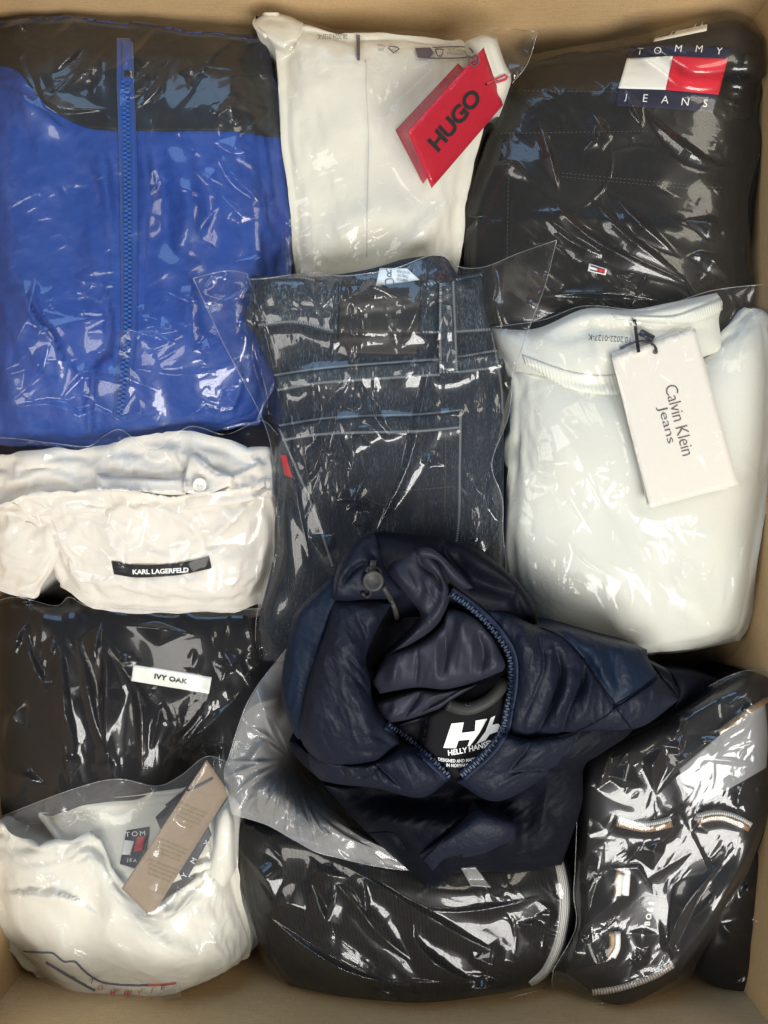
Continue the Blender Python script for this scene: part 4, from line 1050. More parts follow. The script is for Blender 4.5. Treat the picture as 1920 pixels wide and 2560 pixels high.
blob('side_lobe', (A7((-120, 480), (60, 440), (200, 420), (300, 480)), A7((300, 480), (345, 700), (330, 800), (200, 990)), A7((-120, 900), (40, 960), (110, 995), (200, 990)), A7((-120, 480), (-120, 900))), (-0.03, -0.02, -0.05, -0.045), 0.024, M['cream'], t, nz=[(5, 120, 64, 70, 2)], crease=[(1.5, 60, 65, 60, 2)], p=3, skirt=0.06, simk=dict(excess=0.05, iters=60, bend=0.10, seed=19, start=0.003, scale=50, aniso=(40, 1.0)))
blob('body', (A7((-120, 470), (0, 450), (200, 402), (600, 388), (1000, 408), (1250, 388), (1450, 330), (1565, 308)), A7((1565, 308), (1600, 600), (1570, 850), (1510, 1010)), A7((380, 900), (500, 1025), (700, 1045), (1080, 1085), (1300, 1062), (1510, 1010)), A7((-120, 470), (150, 540), (290, 700), (340, 820), (380, 900))), (-0.022, -0.02, -0.055, -0.05), 0.034, M['cream'], t,
     strokes=[(A7((0, 460), (200, 412), (600, 400), (1000, 418), (1250, 398), (1560, 318)), 14, 2, 'g'), (A7((1540, 420), (1420, 480), (1300, 600), (1180, 690)), 22, 5, 'f'), (A7((340, 830), (500, 900), (700, 950), (1100, 980), (1400, 930)), 40, 5, 'g'), (A7((150, 520), (280, 650), (420, 800)), 30, 4, 'g'), (A7((600, 750), (800, 770), (1100, 735)), 16, 1.2, 'g'), (A7((1480, 900), (1530, 700), (1540, 560)), 18, 4, 'g'), (A7((600, 500), (700, 640), (760, 700)), 40, 3, 'g'), (A7((1200, 700), (1260, 800), (1400, 860)), 30, 3, 'g')], nz=[(6, 200, 66, 20, 1.5), (2, 70, 67, 20, 2)], crease=[(1.2, 34, 68, 30, 2.5)], simk=dict(excess=0.05, iters=70, bend=0.10, seed=5, start=0.003, scale=60, aniso=(25, 1.0)))
overlay('belt_strap', (A7((552, 290), (560, 282), (600, 305), (800, 312), (960, 320), (1050, 312)), A7((1050, 312), (1068, 345), (1055, 405)), A7((560, 385), (800, 388), (960, 408), (1055, 405)), A7((552, 290), (552, 340), (560, 385))), M['cream'], t, 8.0, puff=3.0, thick=7, soft=4)
overlay('collar_stand', (A7((1070, 290), (1095, 170), (1150, 190)), A7((1150, 190), (1240, 260), (1340, 300), (1330, 350)), A7((1060, 395), (1180, 405), (1330, 350)), A7((1070, 290), (1055, 340), (1060, 395))), M['cream'], t, 4.5, puff=2.5, thick=4, soft=4)
def disc(name, cu, cv, r, h, mat, parent, off, seg=28):
    z = float(zat(cu, cv)) + off * 0.001
    V, F = [], []
    rings = [(0.0, h * 0.55), (0.55, h * 0.55), (0.72, h), (0.92, h), (1.0, h * 0.6), (1.0, 0.0)]
    for f_, hh in rings[1:]:
        for k in range(seg):
            a = 2 * math.pi * k / seg
            V.append(P(cu + r * f_ * math.cos(a), cv + r * f_ * math.sin(a), z + hh * 0.001))
    V.append(P(cu, cv, z + rings[0][1] * 0.001)); c = len(V) - 1
    for k in range(seg):
        F.append((c, (k + 1) % seg, k))
        for j in range(len(rings) - 2):
            F.append((j * seg + k, j * seg + (k + 1) % seg, (j + 1) * seg + (k + 1) % seg, (j + 1) * seg + k))
    return link(raw_mesh(name, V, F), name, mat, parent)
_b = A7((1150, 350))[0]
bn = disc('button', *_b, 18, 2.2, M['pearl'], t, 1.0)
for dx, dy in ((-4, -4), (4, -4), (-4, 4), (4, 4)):
    disc('button_hole', _b[0] + dx, _b[1] + dy, 2.2, 0.4, M['dull_ivory'], bn, 2.4, 10)
nl = overlay('neck_label', (A7((641, 790), (760, 812), (900, 812), (1060, 795), (1203, 760)), A7((1203, 760), (1219, 832)), A7((657, 866), (780, 884), (920, 880), (1060, 866), (1219, 832)), A7((641, 790), (657, 866))), M['black_label'], t, 0.9, soft=4)
lettering('lettering', 'KARL LAGERFELD', *A7((925, 846))[0], 12.5, 2.2, M['white_thread'], nl, 0.03, 0, 0.86, 0.95, 0.5, sag=1.0, width=140)
lettering('lettering', 'MADE IN\nCHINA', *A7((706, 838))[0], 14, -6, M['grey_thread'], nl, 0.0, 0, 0.85, 1, 0.5)
lettering('lettering', 'IT 40 DE 34\nFR 36 US 2\nGB 8 JP 36', *A7((1160, 808))[0], 20, 100, M['grey_thread'], nl, 0.0, 0, 0.5, 1, 0.5)
film('plastic_bag', ([(-100, 1110), *A7((0, 80), (300, 110), (500, 130), (600, 70), (700, 35), (880, 150), (1090, 15), (1300, 60), (1500, -20), (1600, 60))], A7((1600, 60), (1590, 300), (1620, 600), (1575, 850), (1520, 1060)), [(-100, 1500), *A7((100, 1010), (500, 1050), (900, 1090), (1200, 1085), (1520, 1060))], [(-100, 1110), (-100, 1500)]), t, M['film_soft'], seed=31, ang=55, spread=42, count=0.35, lines=1.3, length=170, calm=[(400, 1420, 80)], rim='T',
     strokes=[(A7((510, 340), (560, 420), (620, 540), (500, 600), (470, 530)), 9, 4, 's'), (A7((620, 550), (700, 660), (770, 700), (820, 600), (850, 500)), 9, 4, 's'), (A7((700, 40), (620, 150), (580, 250)), 12, 5, 's'), (A7((700, 40), (800, 130), (890, 160), (1090, 20)), 12, 6, 's'), (A7((0, 380), (180, 540), (320, 720)), 10, 4, 's'), (A7((150, 430), (350, 420), (450, 400)), 9, 3, 's'), (A7((240, 250), (260, 130), (300, 110)), 16, 5, 's'), (A7((1150, 690), (1170, 590), (1060, 660)), 10, 4, 's'), (A7((360, 700), (480, 780), (560, 850)), 8, 3, 's'), (A7((800, 700), (940, 600)), 7, 2.5, 's'), (A7((1190, 120), (1200, 200), (1290, 190)), 14, 5, 's'), (A7((1570, 60), (1560, 300), (1580, 600), (1540, 900)), 10, 5, 's'), (A7((1340, 880), (1440, 820), (1520, 800)), 10, 4, 's'), (A7((200, 900), (300, 1000)), 10, 4, 's'), (A7((20, 480), (80, 640)), 10, 3, 's')])

# ------------------------------------------------------------------ black garment with white label, left
t = thing('bagged_dress', 'black folded garment with a white IVY OAK label in a shiny clear bag', 'clothing', (320, 1800, -0.14))
blob('body', (A8((-30, 70), (320, 80), (700, 70), (1100, 80), (1500, 100)), A8((1500, 100), (1530, 400), (1500, 700), (1440, 1000), (1420, 1250)), A8((-30, 1330), (400, 1330), (900, 1300), (1420, 1250)), A8((-30, 70), (-40, 600), (-30, 1330))), (-0.055, -0.05, -0.075, -0.07), 0.035, M['black_cloth'], t,
     strokes=[(A8((600, 300), (620, 700), (660, 1090)), 28, 8, 'g'), (A8((350, 300), (380, 700), (400, 1050)), 28, 8, 'g'), (A8((820, 640), (820, 900), (800, 1100)), 28, 8, 'g'), (A8((1300, 500), (1100, 800), (900, 1050)), 35, 8, 'g')], nz=[(9, 240, 71, 80, 1.6)])
wl = overlay('woven_label', quad(*A8((768, 420), (1218, 492), (1202, 586), (756, 512))), M['white_label'], t, 1.2, soft=9)
lettering('lettering', 'IVY OAK', *A8((985, 501))[0], 13, -9.5, M['black_ink'], wl, 0.035, 0, 1.0, 1.05, 0.6, width=84)
film('plastic_bag', (A8((-50, 60), (100, 30), (320, 80), (400, 30), (520, 85), (800, 100), (1100, 115), (1500, 95)), A8((1500, 95), (1545, 400), (1510, 700), (1450, 1000), (1420, 1260)), A8((-50, 1340), (400, 1340), (900, 1310), (1420, 1260)), A8((-50, 60), (-55, 600), (-50, 1340))), t, M['film_crisp'], seed=37, ang=82, spread=14, count=0.6, lines=0.7, length=300, gain=1.35, calm=[(427, 1697, 85)], rim='T',
     strokes=[(A8((592, 250), (600, 500), (605, 920)), 12, 7, 's'), (A8((592, 250), (690, 430), (800, 620), (815, 1050)), 12, 7, 's'), (A8((820, 640), (930, 530)), 12, 5, 's'), (A8((430, 215), (470, 400), (530, 700), (610, 925)), 13, 7, 's'), (A8((300, 190), (350, 400), (370, 700), (420, 870), (400, 1090)), 12, 7, 's'), (A8((370, 860), (385, 1100)), 9, 5, 's'), (A8((160, 185), (165, 350), (230, 500), (290, 545), (340, 430)), 13, 6, 's'), (A8((160, 185), (90, 280), (95, 400)), 12, 5, 's'), (A8((240, 400), (290, 360), (310, 250)), 10, 4, 's'), (A8((30, 900), (60, 740), (110, 690), (40, 620)), 12, 5, 's'), (A8((35, 1020), (150, 1070), (260, 1110)), 14, 6, 's'), (A8((590, 180), (540, 340), (540, 430)), 10, 4, 's'), (A8((1270, 540), (1340, 390), (1410, 495)), 11, 5, 's'), (A8((1410, 495), (1480, 490)), 8, 4, 's'), (A8((1200, 590), (1150, 720), (1040, 850), (1110, 880), (1270, 760)), 11, 5, 's'), (A8((1430, 540), (1240, 730), (1000, 930), (900, 1060)), 14, 6, 's'), (A8((950, 560), (900, 750), (860, 930)), 12, 5, 's'), (A8((1000, 450), (1080, 435), (1150, 490)), 12, 4, 's'), (A8((720, 190), (900, 205), (1120, 245)), 10, 3, 's'), (A8((620, 930), (640, 1080)), 10, 5, 's'), (A8((1080, 1000), (1180, 930), (1300, 900)), 14, 5, 's'), (A8((680, 350), (730, 410), (690, 470)), 10, 3, 's'), (A8((1495, 260), (1500, 380), (1560, 470)), 10, 5, 's')])

# ------------------------------------------------------------------ black garment with striped rib, bottom middle
t = thing('bagged_cardigan', 'black knit garment with a grey and white striped edge in a clear bag', 'clothing', (1000, 2330, -0.14))
blob('body', (B4((90, 200), (400, 200), (800, 300), (1200, 330), (1560, 300)), B4((1560, 300), (1620, 500), (1600, 700), (1540, 860), (1440, 930)), B4((330, 930), (600, 995), (900, 1020), (1200, 980), (1440, 930)), B4((90, 200), (100, 450), (200, 740), (330, 930))), (-0.07, -0.06, -0.075, -0.085), 0.040, M['black_rib'], t, p=4,
     strokes=[(B4((480, 450), (620, 620), (800, 800), (980, 910)), 28, 5, 'g'), (B4((560, 420), (900, 570), (1200, 720), (1400, 870)), 28, 5, 'g'), (B4((200, 500), (420, 700), (700, 880), (1000, 960)), 30, 5, 'g'), (B4((890, 600), (890, 720), (960, 820), (1120, 900)), 16, 4, 'g'), (B4((700, 480), (1100, 520), (1450, 500)), 24, 4, 'g')], nz=[(8, 200, 81, 25, 1.8)])
overlay('striped_edge', ribbon_sides(B4((1548, 370), (1568, 480), (1570, 600), (1545, 740), (1490, 860), (1420, 925)), [22, 25, 25, 24, 21, 16]), M['grey_rib'], t, 2.0, puff=4, thick=4)
film('plastic_bag', (B4((50, 130), (400, 190), (800, 310), (1200, 340), (1580, 290)), B4((1580, 290), (1625, 500), (1615, 680), (1560, 880), (1490, 940)), B4((300, 970), (560, 1010), (900, 1050), (1200, 1010), (1490, 940)), B4((50, 130), (85, 400), (190, 760), (300, 970))), t, M['film_crisp'], seed=41, ang=35, spread=16, count=0.35, lines=0.6, length=320, gain=1.3, rim='B',
     strokes=[(B4((90, 290), (230, 470), (270, 610)), 12, 6, 's'), (B4((130, 560), (260, 640), (420, 760), (640, 880), (900, 930), (980, 905)), 12, 6, 's'), (B4((420, 440), (500, 640), (540, 500)), 12, 6, 's'), (B4((510, 440), (620, 560), (740, 700), (905, 835)), 13, 7, 's'), (B4((600, 400), (760, 490), (900, 580), (1080, 690), (1390, 860)), 11, 6, 's'), (B4((910, 575), (890, 700), (980, 820), (1130, 900), (1260, 910)), 12, 6, 's'), (B4((930, 580), (1100, 590), (1300, 560), (1450, 520)), 10, 4, 's'), (B4((1140, 740), (1170, 820), (1380, 865)), 14, 6, 's'), (B4((1040, 970), (1200, 940), (1380, 950)), 20, 7, 's'), (B4((180, 640), (300, 860), (420, 940)), 12, 5, 's'), (B4((680, 930), (820, 990), (900, 1040)), 12, 5, 's'), (B4((1450, 540), (1520, 600), (1460, 680)), 12, 4, 's'), (B4((1350, 640), (1430, 650), (1500, 640)), 10, 4, 's'), (B4((420, 350), (470, 420), (600, 440)), 14, 5, 's'), (B4((660, 420), (670, 560), (720, 700)), 12, 4, 's'), (B4((200, 620), (330, 560), (440, 620)), 12, 4, 's')])

# ------------------------------------------------------------------ white shirt with kraft tag, bottom left
t = thing('bagged_shirt', 'ivory shirt with a brown kraft hang tag and navy stripe in a clear bag', 'shirt', (300, 2230, -0.16))
blob('back_panel', (B1((200, 300), (430, 190), (700, 178), (900, 170), (1090, 150)), B1((1090, 150), (1200, 300), (1280, 600)), B1((420, 700), (800, 760), (1280, 600)), B1((200, 300), (330, 480), (420, 700))), (-0.055, -0.045, -0.035, -0.04), 0.016, M['ivory'], t, skirt=0.05, strokes=[(B1((400, 270), (700, 250), (1000, 230)), 8, 1.5, 'g'), (B1((400, 350), (700, 330), (950, 280)), 8, 1.5, 'g')], nz=[(3, 120, 91, 0, 2)], simk=dict(excess=0.03, iters=60, bend=0.10, seed=29, start=0.002, scale=60, aniso=(0, 1.0)))
nl = overlay('neck_label', quad(*B1((728, 408), (860, 385), (830, 640), (690, 600))), M['navy_patch'], t, 0.8, label='navy neck label with a small white and red flag')
overlay('white_field', quad(*B1((716, 462), (772, 470), (750, 548), (700, 545))), M['white_patch'], nl, 0.5, 4)
overlay('red_field', quad(*B1((790, 445), (835, 440), (820, 520), (768, 530))), M['red_patch'], nl, 0.5, 4)
lettering('lettering', 'TOM', *B1((780, 425))[0], 12, 4, M['white_thread'], nl, 0.0, 0, 1.2, 1.3, 0.5)
lettering('lettering', 'JEA', *B1((760, 580))[0], 11, -8, M['white_thread'], nl, 0.0, 0, 1.2, 1.3, 0.5)
blob('body', (B1((-150, 480), (0, 350), (100, 460), (330, 495), (540, 415), (600, 600), (690, 750), (880, 880), (1060, 740), (1190, 600), (1250, 310)), B1((1250, 310), (1330, 330), (1350, 650), (1450, 1000), (1420, 1120), (1250, 1225)), B1((280, 1290), (480, 1415), (800, 1405), (1050, 1320), (1250, 1225)), B1((-150, 480), (-140, 900), (60, 1085), (280, 1290))), (-0.045, -0.05, -0.10, -0.10), 0.046, M['ivory'], t, p=4,
     strokes=[(B1((350, 490), (480, 430), (540, 420)), 20, 4, 'g'), (B1((0, 770), (250, 770), (420, 800), (560, 900)), 40, 7, 'f'), (B1((340, 490), (420, 520), (490, 520), (600, 700)), 30, 4, 'g'), (B1((590, 1000), (650, 850), (660, 700)), 30, 4, 'g'), (B1((600, 1050), (850, 1050), (1130, 1150)), 36, 5, 'g'), (B1((340, 930), (360, 1100), (300, 1200)), 34, 5, 'g'), (B1((1210, 700), (1330, 800), (1400, 1000)), 34, 5, 'g'), (B1((700, 850), (850, 1000), (1100, 1130)), 30, 4, 'g')], nz=[(9, 220, 93, 30, 1.4), (2.5, 70, 94, 60, 2)], crease=[(1.0, 36, 95, 40, 2.5)], simk=dict(excess=0.03, iters=70, bend=0.14, seed=8, start=0.003, scale=70, aniso=(30, 1.0)))
blob('collar_edge', (B1((1250, 320), (1300, 260), (1335, 330)), B1((1335, 330), (1345, 480), (1350, 650)), B1((1230, 720), (1290, 730), (1350, 650)), B1((1250, 320), (1230, 480), (1195, 640), (1230, 720))), (-0.03, -0.03, -0.045, -0.045), 0.012, M['ivory'], t, step=6, p=3, skirt=0.05)
plate('hang_tag', B1((1100, 130), (1220, 430), (1060, 715), (895, 330)), M['navy_card'], t, 1.5, 0.6, label='navy hang tag with white letters half hidden behind the kraft one')
for ch, (x, y) in zip('YMM', B1((1062, 665), (1115, 580), (1190, 478))):
    lettering('tag_lettering', ch, x, y, 13, 58, M['white_patch'], t, 0.0, 0, 1, 1, 0.6)
ht = plate('hang_tag', B1((1190, 0), (1320, 190), (870, 908), (700, 740)), M['kraft'], t, 1.5, 0.7, bend=3.0, label='brown kraft card hang tag with fine print')
for k, (x, y) in enumerate(B1((1095, 310), (985, 520), (930, 640))):
    lettering('fine_print', 'made with organic cotton\ngrown without harmful\nchemicals and better\nfor farmers and soil', x, y, 40, -22, M['green_ink'], ht, 0.0, 0, 0.72, 1, 0.5)
tube('tag_cord', B1((1225, 105), (1150, 145), (1050, 190), (960, 260)), 0.0010, M['black_cord'], t, off=1.0)
overlay('navy_stripe', ribbon_sides(B1((130, 1105), (220, 1112), (300, 1115), (340, 1145), (370, 1165), (430, 1165), (480, 1215), (540, 1260), (610, 1288), (740, 1300), (850, 1300)), [1.5, 2.5, 3, 3, 3, 3, 3, 3, 3, 3, 3]), M['navy_ink'], t, 1.2, 3, 0.3)
overlay('red_stripe', ribbon_sides(B1((850, 1300), (930, 1298), (1010, 1288)), 4), M['red_ink'], t, 1.2, 3, 0.3)
overlay('navy_band', ribbon_sides(B1((262, 1168), (400, 1250), (545, 1332)), [4, 5.5, 4]), M['navy_ink'], t, 1.2, 3, 0.3)
for ch, (x, y), mt in zip('TOMMYJE', B1((528, 1275), (577, 1312), (648, 1340), (727, 1345), (800, 1340), (875, 1327), (935, 1310)), ['navy_ink', 'red_ink', 'red_ink', 'red_ink', 'red_ink', 'navy_ink', 'navy_ink']):
    lettering('lettering', ch, x, y, 13, -4, M[mt], t, 0.006, 0.1, 1.1, 1, 4.0, cuts=1)
film('plastic_bag', (B1((-160, 420), (0, 330), (430, 165), (680, 110), (900, 150), (1040, 90), (1190, -20), (1330, 20)), B1((1330, 20), (1350, 330), (1370, 650), (1475, 1000), (1460, 1090), (1250, 1240), (1030, 1290), (1025, 1420)), B1((250, 1290), (450, 1420), (700, 1470), (1025, 1420)), B1((-160, 420), (-150, 920), (60, 1110), (250, 1290))), t, M['film_hazy'], seed=47, ang=40, spread=45, count=0.5, lines=1.5, length=200, rim='T',
     strokes=[(B1((340, 710), (420, 590), (490, 520), (590, 650), (585, 1000)), 12, 5, 's'), (B1((640, 780), (600, 1000), (520, 1080)), 10, 5, 's'), (B1((640, 780), (760, 900), (900, 1050), (1240, 1225)), 12, 6, 's'), (B1((1120, 1120), (1280, 1040)), 9, 4, 's'), (B1((490, 530), (520, 720)), 10, 4, 's'), (B1((1000, 340), (1060, 390), (1170, 410)), 12, 4, 's'), (B1((850, 640), (900, 590), (940, 480)), 10, 3, 's'), (B1((820, 730), (970, 790)), 11, 4, 's'), (B1((1060, 720), (1110, 680), (1150, 760)), 9, 3, 's'), (B1((260, 1050), (340, 930), (380, 1100), (520, 1080)), 10, 4, 's'), (B1((590, 1000), (700, 1090), (880, 1160)), 9, 4, 's'), (B1((760, 1180), (880, 1250), (1030, 1280)), 9, 4, 's'), (B1((60, 1080), (200, 1150), (380, 1290), (560, 1420)), 12, 5, 's'), (B1((1200, 660), (1280, 560), (1290, 700), (1370, 820)), 12, 5, 's'), (B1((690, 600), (780, 520), (900, 380)), 10, 4, 's'), (B1((200, 330), (360, 350), (480, 310)), 14, 5, 's'), (B1((100, 460), (60, 350)), 9, 4, 's'), (B1((600, 1380), (720, 1430), (900, 1360)), 12, 4, 's')])

film('bag_corner', (B1((560, 1380), (800, 1390), (1035, 1285)), B1((1035, 1285), (1040, 1360), (1030, 1425)), B1((480, 1440), (720, 1475), (1030, 1425)), B1((560, 1380), (480, 1440))), t, M['film_hazy'], step=3, seed=72, ang=-20, count=0.6, lines=1.5, length=140, rim='BR', drop=12)

# ------------------------------------------------------------------ small black bag in the corner
t = thing('bagged_shirt', 'black garment in a glossy bag wedged in the lower right corner', 'clothing', (1850, 2390, -0.17))
blob('body', (B5((1250, 900), (1480, 700), (1650, 600)), B5((1650, 600), (1655, 1200), (1615, 1880)), B5((1080, 1560), (1340, 1750), (1615, 1880)), B5((1250, 900), (1180, 1250), (1080, 1560))), (-0.055, -0.055, -0.09, -0.085), 0.022, M['black_cloth'], t, p=3, skirt=0.1, nz=[(6, 120, 97, 60, 2)])
film('plastic_bag', (B5((1240, 880), (1480, 680), (1660, 580)), B5((1660, 580), (1665, 1200), (1625, 1900)), B5((1060, 1550), (1330, 1770), (1625, 1900)), B5((1240, 880), (1170, 1250), (1060, 1550))), t, M['film_crisp'], seed=53, ang=-60, spread=25, count=1.0, lines=1.2, length=200, step=6,
     strokes=[(B5((1460, 1580), (1520, 1560), (1490, 1700), (1540, 1840)), 12, 6, 's'), (B5((1440, 1050), (1540, 930), (1600, 1000)), 12, 5, 's'), (B5((1560, 1400), (1610, 1000)), 10, 5, 's'), (B5((1300, 1200), (1440, 1350)), 12, 5, 's')])

# ------------------------------------------------------------------ black garment with striped trims, lower right
t = thing('bagged_sweater', 'black garment with tan and white ribbed trims in a glossy bag', 'clothing', (1660, 2120, -0.14))
blob('body', (B3((590, 1000), (800, 930), (1100, 780), (1400, 610), (1560, 545), (1720, 560)), [(1946, 1693), (1946, 1950), (1935, 2040), (1880, 2160), (1790, 2310), (1690, 2450)], B5((110, 1600), (330, 1730), (560, 1850)) + [(1690, 2450)], [*B3((590, 1000), (575, 1250), (560, 1600))] + B5((240, 1000), (240, 1250), (110, 1600))), (-0.04, -0.045, -0.070, -0.075), 0.040, M['black_cloth'], t, p=9,
     strokes=[(B3((1100, 780), (1300, 700), (1600, 600)), 30, 6, 'g'), (B3((1659, 700), (1400, 880), (1200, 1000)), 20, 5, 'f'), (B5((1550, 300), (1450, 700), (1150, 1150)), 30, 5, 'g')], nz=[(8, 220, 99, 60, 1.5)])
overlay('paper_sheet', (B3((1150, 1090), (1400, 880), (1640, 680)), B3((1640, 680), (1660, 900), (1650, 1080)), B3((1240, 1310), (1530, 1150), (1650, 1080)), B3((1150, 1090), (1180, 1200), (1240, 1310))), M['paper'], t, 1.0, soft=5, label='white paper sheet lying over the garment')
overlay('foil_strip', ribbon_sides(B3((1680, 680), (1520, 775), (1380, 880)), 10), M['gold'], t, 2.0)
def trim(path, w, mats, names):
    c = spline(path, 40); tt = np.gradient(c, axis=0); tt /= np.linalg.norm(tt, axis=1)[:, None]
    n = np.stack([-tt[:, 1], tt[:, 0]], 1)
    for k, (mt, nm) in enumerate(zip(mats, names)):
        a, b = c + n * (w * (k / len(mats) - 0.5)), c + n * (w * ((k + 1) / len(mats) - 0.5))
        a, b = [tuple(x) for x in a], [tuple(x) for x in b]
        overlay(nm, (a, [a[-1], b[-1]], b, [a[0], b[0]]), M[mt], t, 2.0, 4, puff=1.8, thick=2, soft=3)
trim(B5((545, 455), (640, 480), (750, 497), (850, 485), (945, 460)), 25, ['white_rib', 'tan_rib'], ['white_trim', 'tan_trim'])
trim(B5((1140, 440), (1250, 415), (1350, 420), (1450, 455), (1528, 500)), 25, ['white_rib', 'tan_rib'], ['white_trim', 'tan_trim'])
trim(B5((360, 1728), (520, 1705), (680, 1660), (830, 1600), (960, 1520)), 13, ['pink_rib'], ['hem_trim'])
trim(list(reversed(B5((555, 828), (550, 920), (544, 1005)))), 12, ['tan_tab'], ['tan_tab'])
trim(list(reversed(B5((620, 828), (615, 920), (607, 1005)))), 14, ['white_tab'], ['white_tab'])
trim(list(reversed(B5((505, 1280), (505, 1390), (478, 1465)))), 12, ['tan_tab'], ['tan_tab'])
trim(list(reversed(B5((548, 1280), (545, 1390), (512, 1465)))), 13, ['white_tab'], ['white_tab'])
for ch, (x, y) in zip('BOSS', B5((765, 1210), (775, 1160), (785, 1110), (795, 1062))):
    lettering('lettering', ch, x, y, 14, 80, M['white_thread'], t, 0.012, 0, 1.0, 1, 0.8)
lettering('lettering', 'SLIM FIT', *B5((570, 1160))[0], 8, 80, M['grey_thread'], t, 0.0, 0, 1.0, 1, 0.8)
film('plastic_bag', (B3((560, 1010), (750, 920), (1100, 735), (1400, 570), (1560, 520), (1740, 540)), [(1955, 1684), (1955, 1950), (1930, 2025), (1860, 2200), (1760, 2380), (1700, 2490)], B5((60, 1570), (100, 1780), (440, 1800), (540, 1920), (800, 1810)) + [(1700, 2490)], [*B3((560, 1010), (562, 1250), (548, 1650))] + B5((220, 1000), (232, 1250), (60, 1570))), t, M['film_silver'], seed=59, ang=-58, spread=20, count=0.7, lines=2.0, length=260, tall=2.2, calm=[(1622, 2280, 60), (1610, 2062, 60), (1810, 2045, 50), (1565, 2210, 45), (1540, 2360, 45)], rim='LT',
     strokes=[(B3((600, 1300), (700, 1150), (760, 930)), 12, 6, 's'), (B3((580, 1310), (620, 1500), (590, 1640)), 12, 6, 's'), (B3((690, 1130), (800, 1150), (960, 1200)), 11, 5, 's'), (B3((1010, 1240), (1000, 1030), (1120, 960)), 18, 7, 's'), (B3((1020, 1240), (1150, 1060), (1370, 890)), 14, 7, 's'), (B3((1140, 1085), (1160, 920), (1190, 860)), 13, 6, 's'), (B3((1130, 760), (1160, 850), (1080, 950)), 12, 6, 's'), (B3((1340, 1010), (1390, 890)), 12, 6, 's'), (B3((1500, 760), (1620, 640)), 14, 6, 's'), (B3((1010, 1250), (1020, 1400), (960, 1650)), 12, 6, 's'), (B3((1500, 1310), (1530, 1150), (1480, 1300), (1600, 1260)), 12, 5, 's'),
              (B5((800, 880), (830, 620), (960, 540)), 20, 8, 's'), (B5((800, 880), (860, 1150), (940, 1390), (960, 1260), (1080, 1050), (1300, 760), (1330, 560)), 16, 8, 's'), (B5((560, 800), (700, 660), (800, 420)), 12, 6, 's'), (B5((430, 800), (600, 800), (720, 820), (830, 1020)), 11, 5, 's'), (B5((180, 1590), (400, 1500), (600, 1450)), 16, 6, 's'), (B5((590, 1270), (720, 1280), (880, 1290)), 14, 5, 's'), (B5((620, 1440), (700, 1500), (800, 1350)), 13, 5, 's'), (B5((1640, 400), (1500, 700), (1250, 1150), (1000, 1480), (900, 1720)), 12, 8, 's'), (B5((1060, 1200), (1200, 1090), (1350, 850)), 13, 6, 's'), (B5((330, 1250), (330, 950), (480, 820)), 12, 5, 's'), (B5((170, 1600), (260, 1250)), 10, 6, 's'), (B5((1480, 360), (1440, 300), (1370, 350)), 12, 5, 's')])

film('bag_corner', (B5((70, 1560), (180, 1590), (330, 1700)), B5((330, 1700), (380, 1740), (440, 1800)), B5((100, 1785), (260, 1800), (440, 1800)), B5((70, 1560), (60, 1660), (100, 1785))), t, M['film_jeans'], step=3, seed=73, ang=30, count=0.6, lines=1.5, length=120, rim='LB', drop=12)

# ------------------------------------------------------------------ puffer jacket on top of its open bag
t = thing('puffer_jacket', 'navy puffer jacket with HH logo lying on its open plastic bag', 'jacket', (1120, 1800, -0.10))
# the bag it came in, opened and pushed down around it
_fan = [([(724 + 4 * math.cos(k), 1890 + 6 * math.sin(k)), (0.55 * 724 + 0.45 * eu + 9 * math.sin(3 * k), 0.55 * 1890 + 0.45 * ev + 9 * math.cos(2 * k)), (eu, ev)], 5.0, 8.0, 's')
        for k, (eu, ev) in enumerate(B6((90, 900), (70, 1020), (110, 1180), (150, 1290), (240, 1320), (330, 1350), (430, 1400), (520, 1450), (640, 1500), (760, 1560), (900, 1600), (1050, 1640), (1250, 1670), (1450, 1700), (280, 700), (400, 560), (330, 480), (200, 620)))]
film('open_bag', (B6((540, 40), (600, 20), (900, 300), (1500, 600)), B6((1500, 600), (1700, 1100), (1800, 1500), (2300, 1560)), B6((120, 1290), (380, 1370), (600, 1490), (850, 1600), (1536, 1712)) + [(1330, 2130)], B6((540, 40), (250, 430), (100, 850), (60, 1000), (120, 1290))), t, M['film_milk'], seed=61, ang=62, spread=14, count=0.7, lines=2.0, length=260, tall=3.0, tent=8, off=4, rim='BL', lifts=[(610, 1680, -0.020, 90), (640, 1780, -0.012, 90), (620, 1900, -0.018, 90), (680, 2000, -0.014, 90), (800, 2080, -0.016, 90), (940, 2150, -0.02, 90), (590, 2020, -0.03, 70)],
     strokes=[(B6((550, 400), (300, 480), (180, 560)), 16, 7, 's'), (B6((530, 560), (350, 750), (180, 1000)), 16, 8, 's'), (B6((540, 820), (480, 900), (500, 1150), (480, 1310)), 14, 8, 's'), (B6((545, 880), (700, 1150), (1000, 1400), (1500, 1690)), 18, 9, 's'), (B6((560, 900), (640, 1250), (780, 1480)), 16, 8, 's'), (B6((480, 900), (300, 1150), (380, 1360)), 14, 7, 's'), (B6((340, 330), (345, 480), (420, 660)), 9, 4, 's'), (B6((640, 1100), (900, 1400), (1300, 1600)), 14, 7, 's'), (B6((700, 1500), (850, 1420), (980, 1460)), 14, 6, 's'), (B6((200, 950), (380, 780), (500, 640)), 12, 6, 's')] + _fan, put=True, label='milky clear bag peeled open below the jacket')
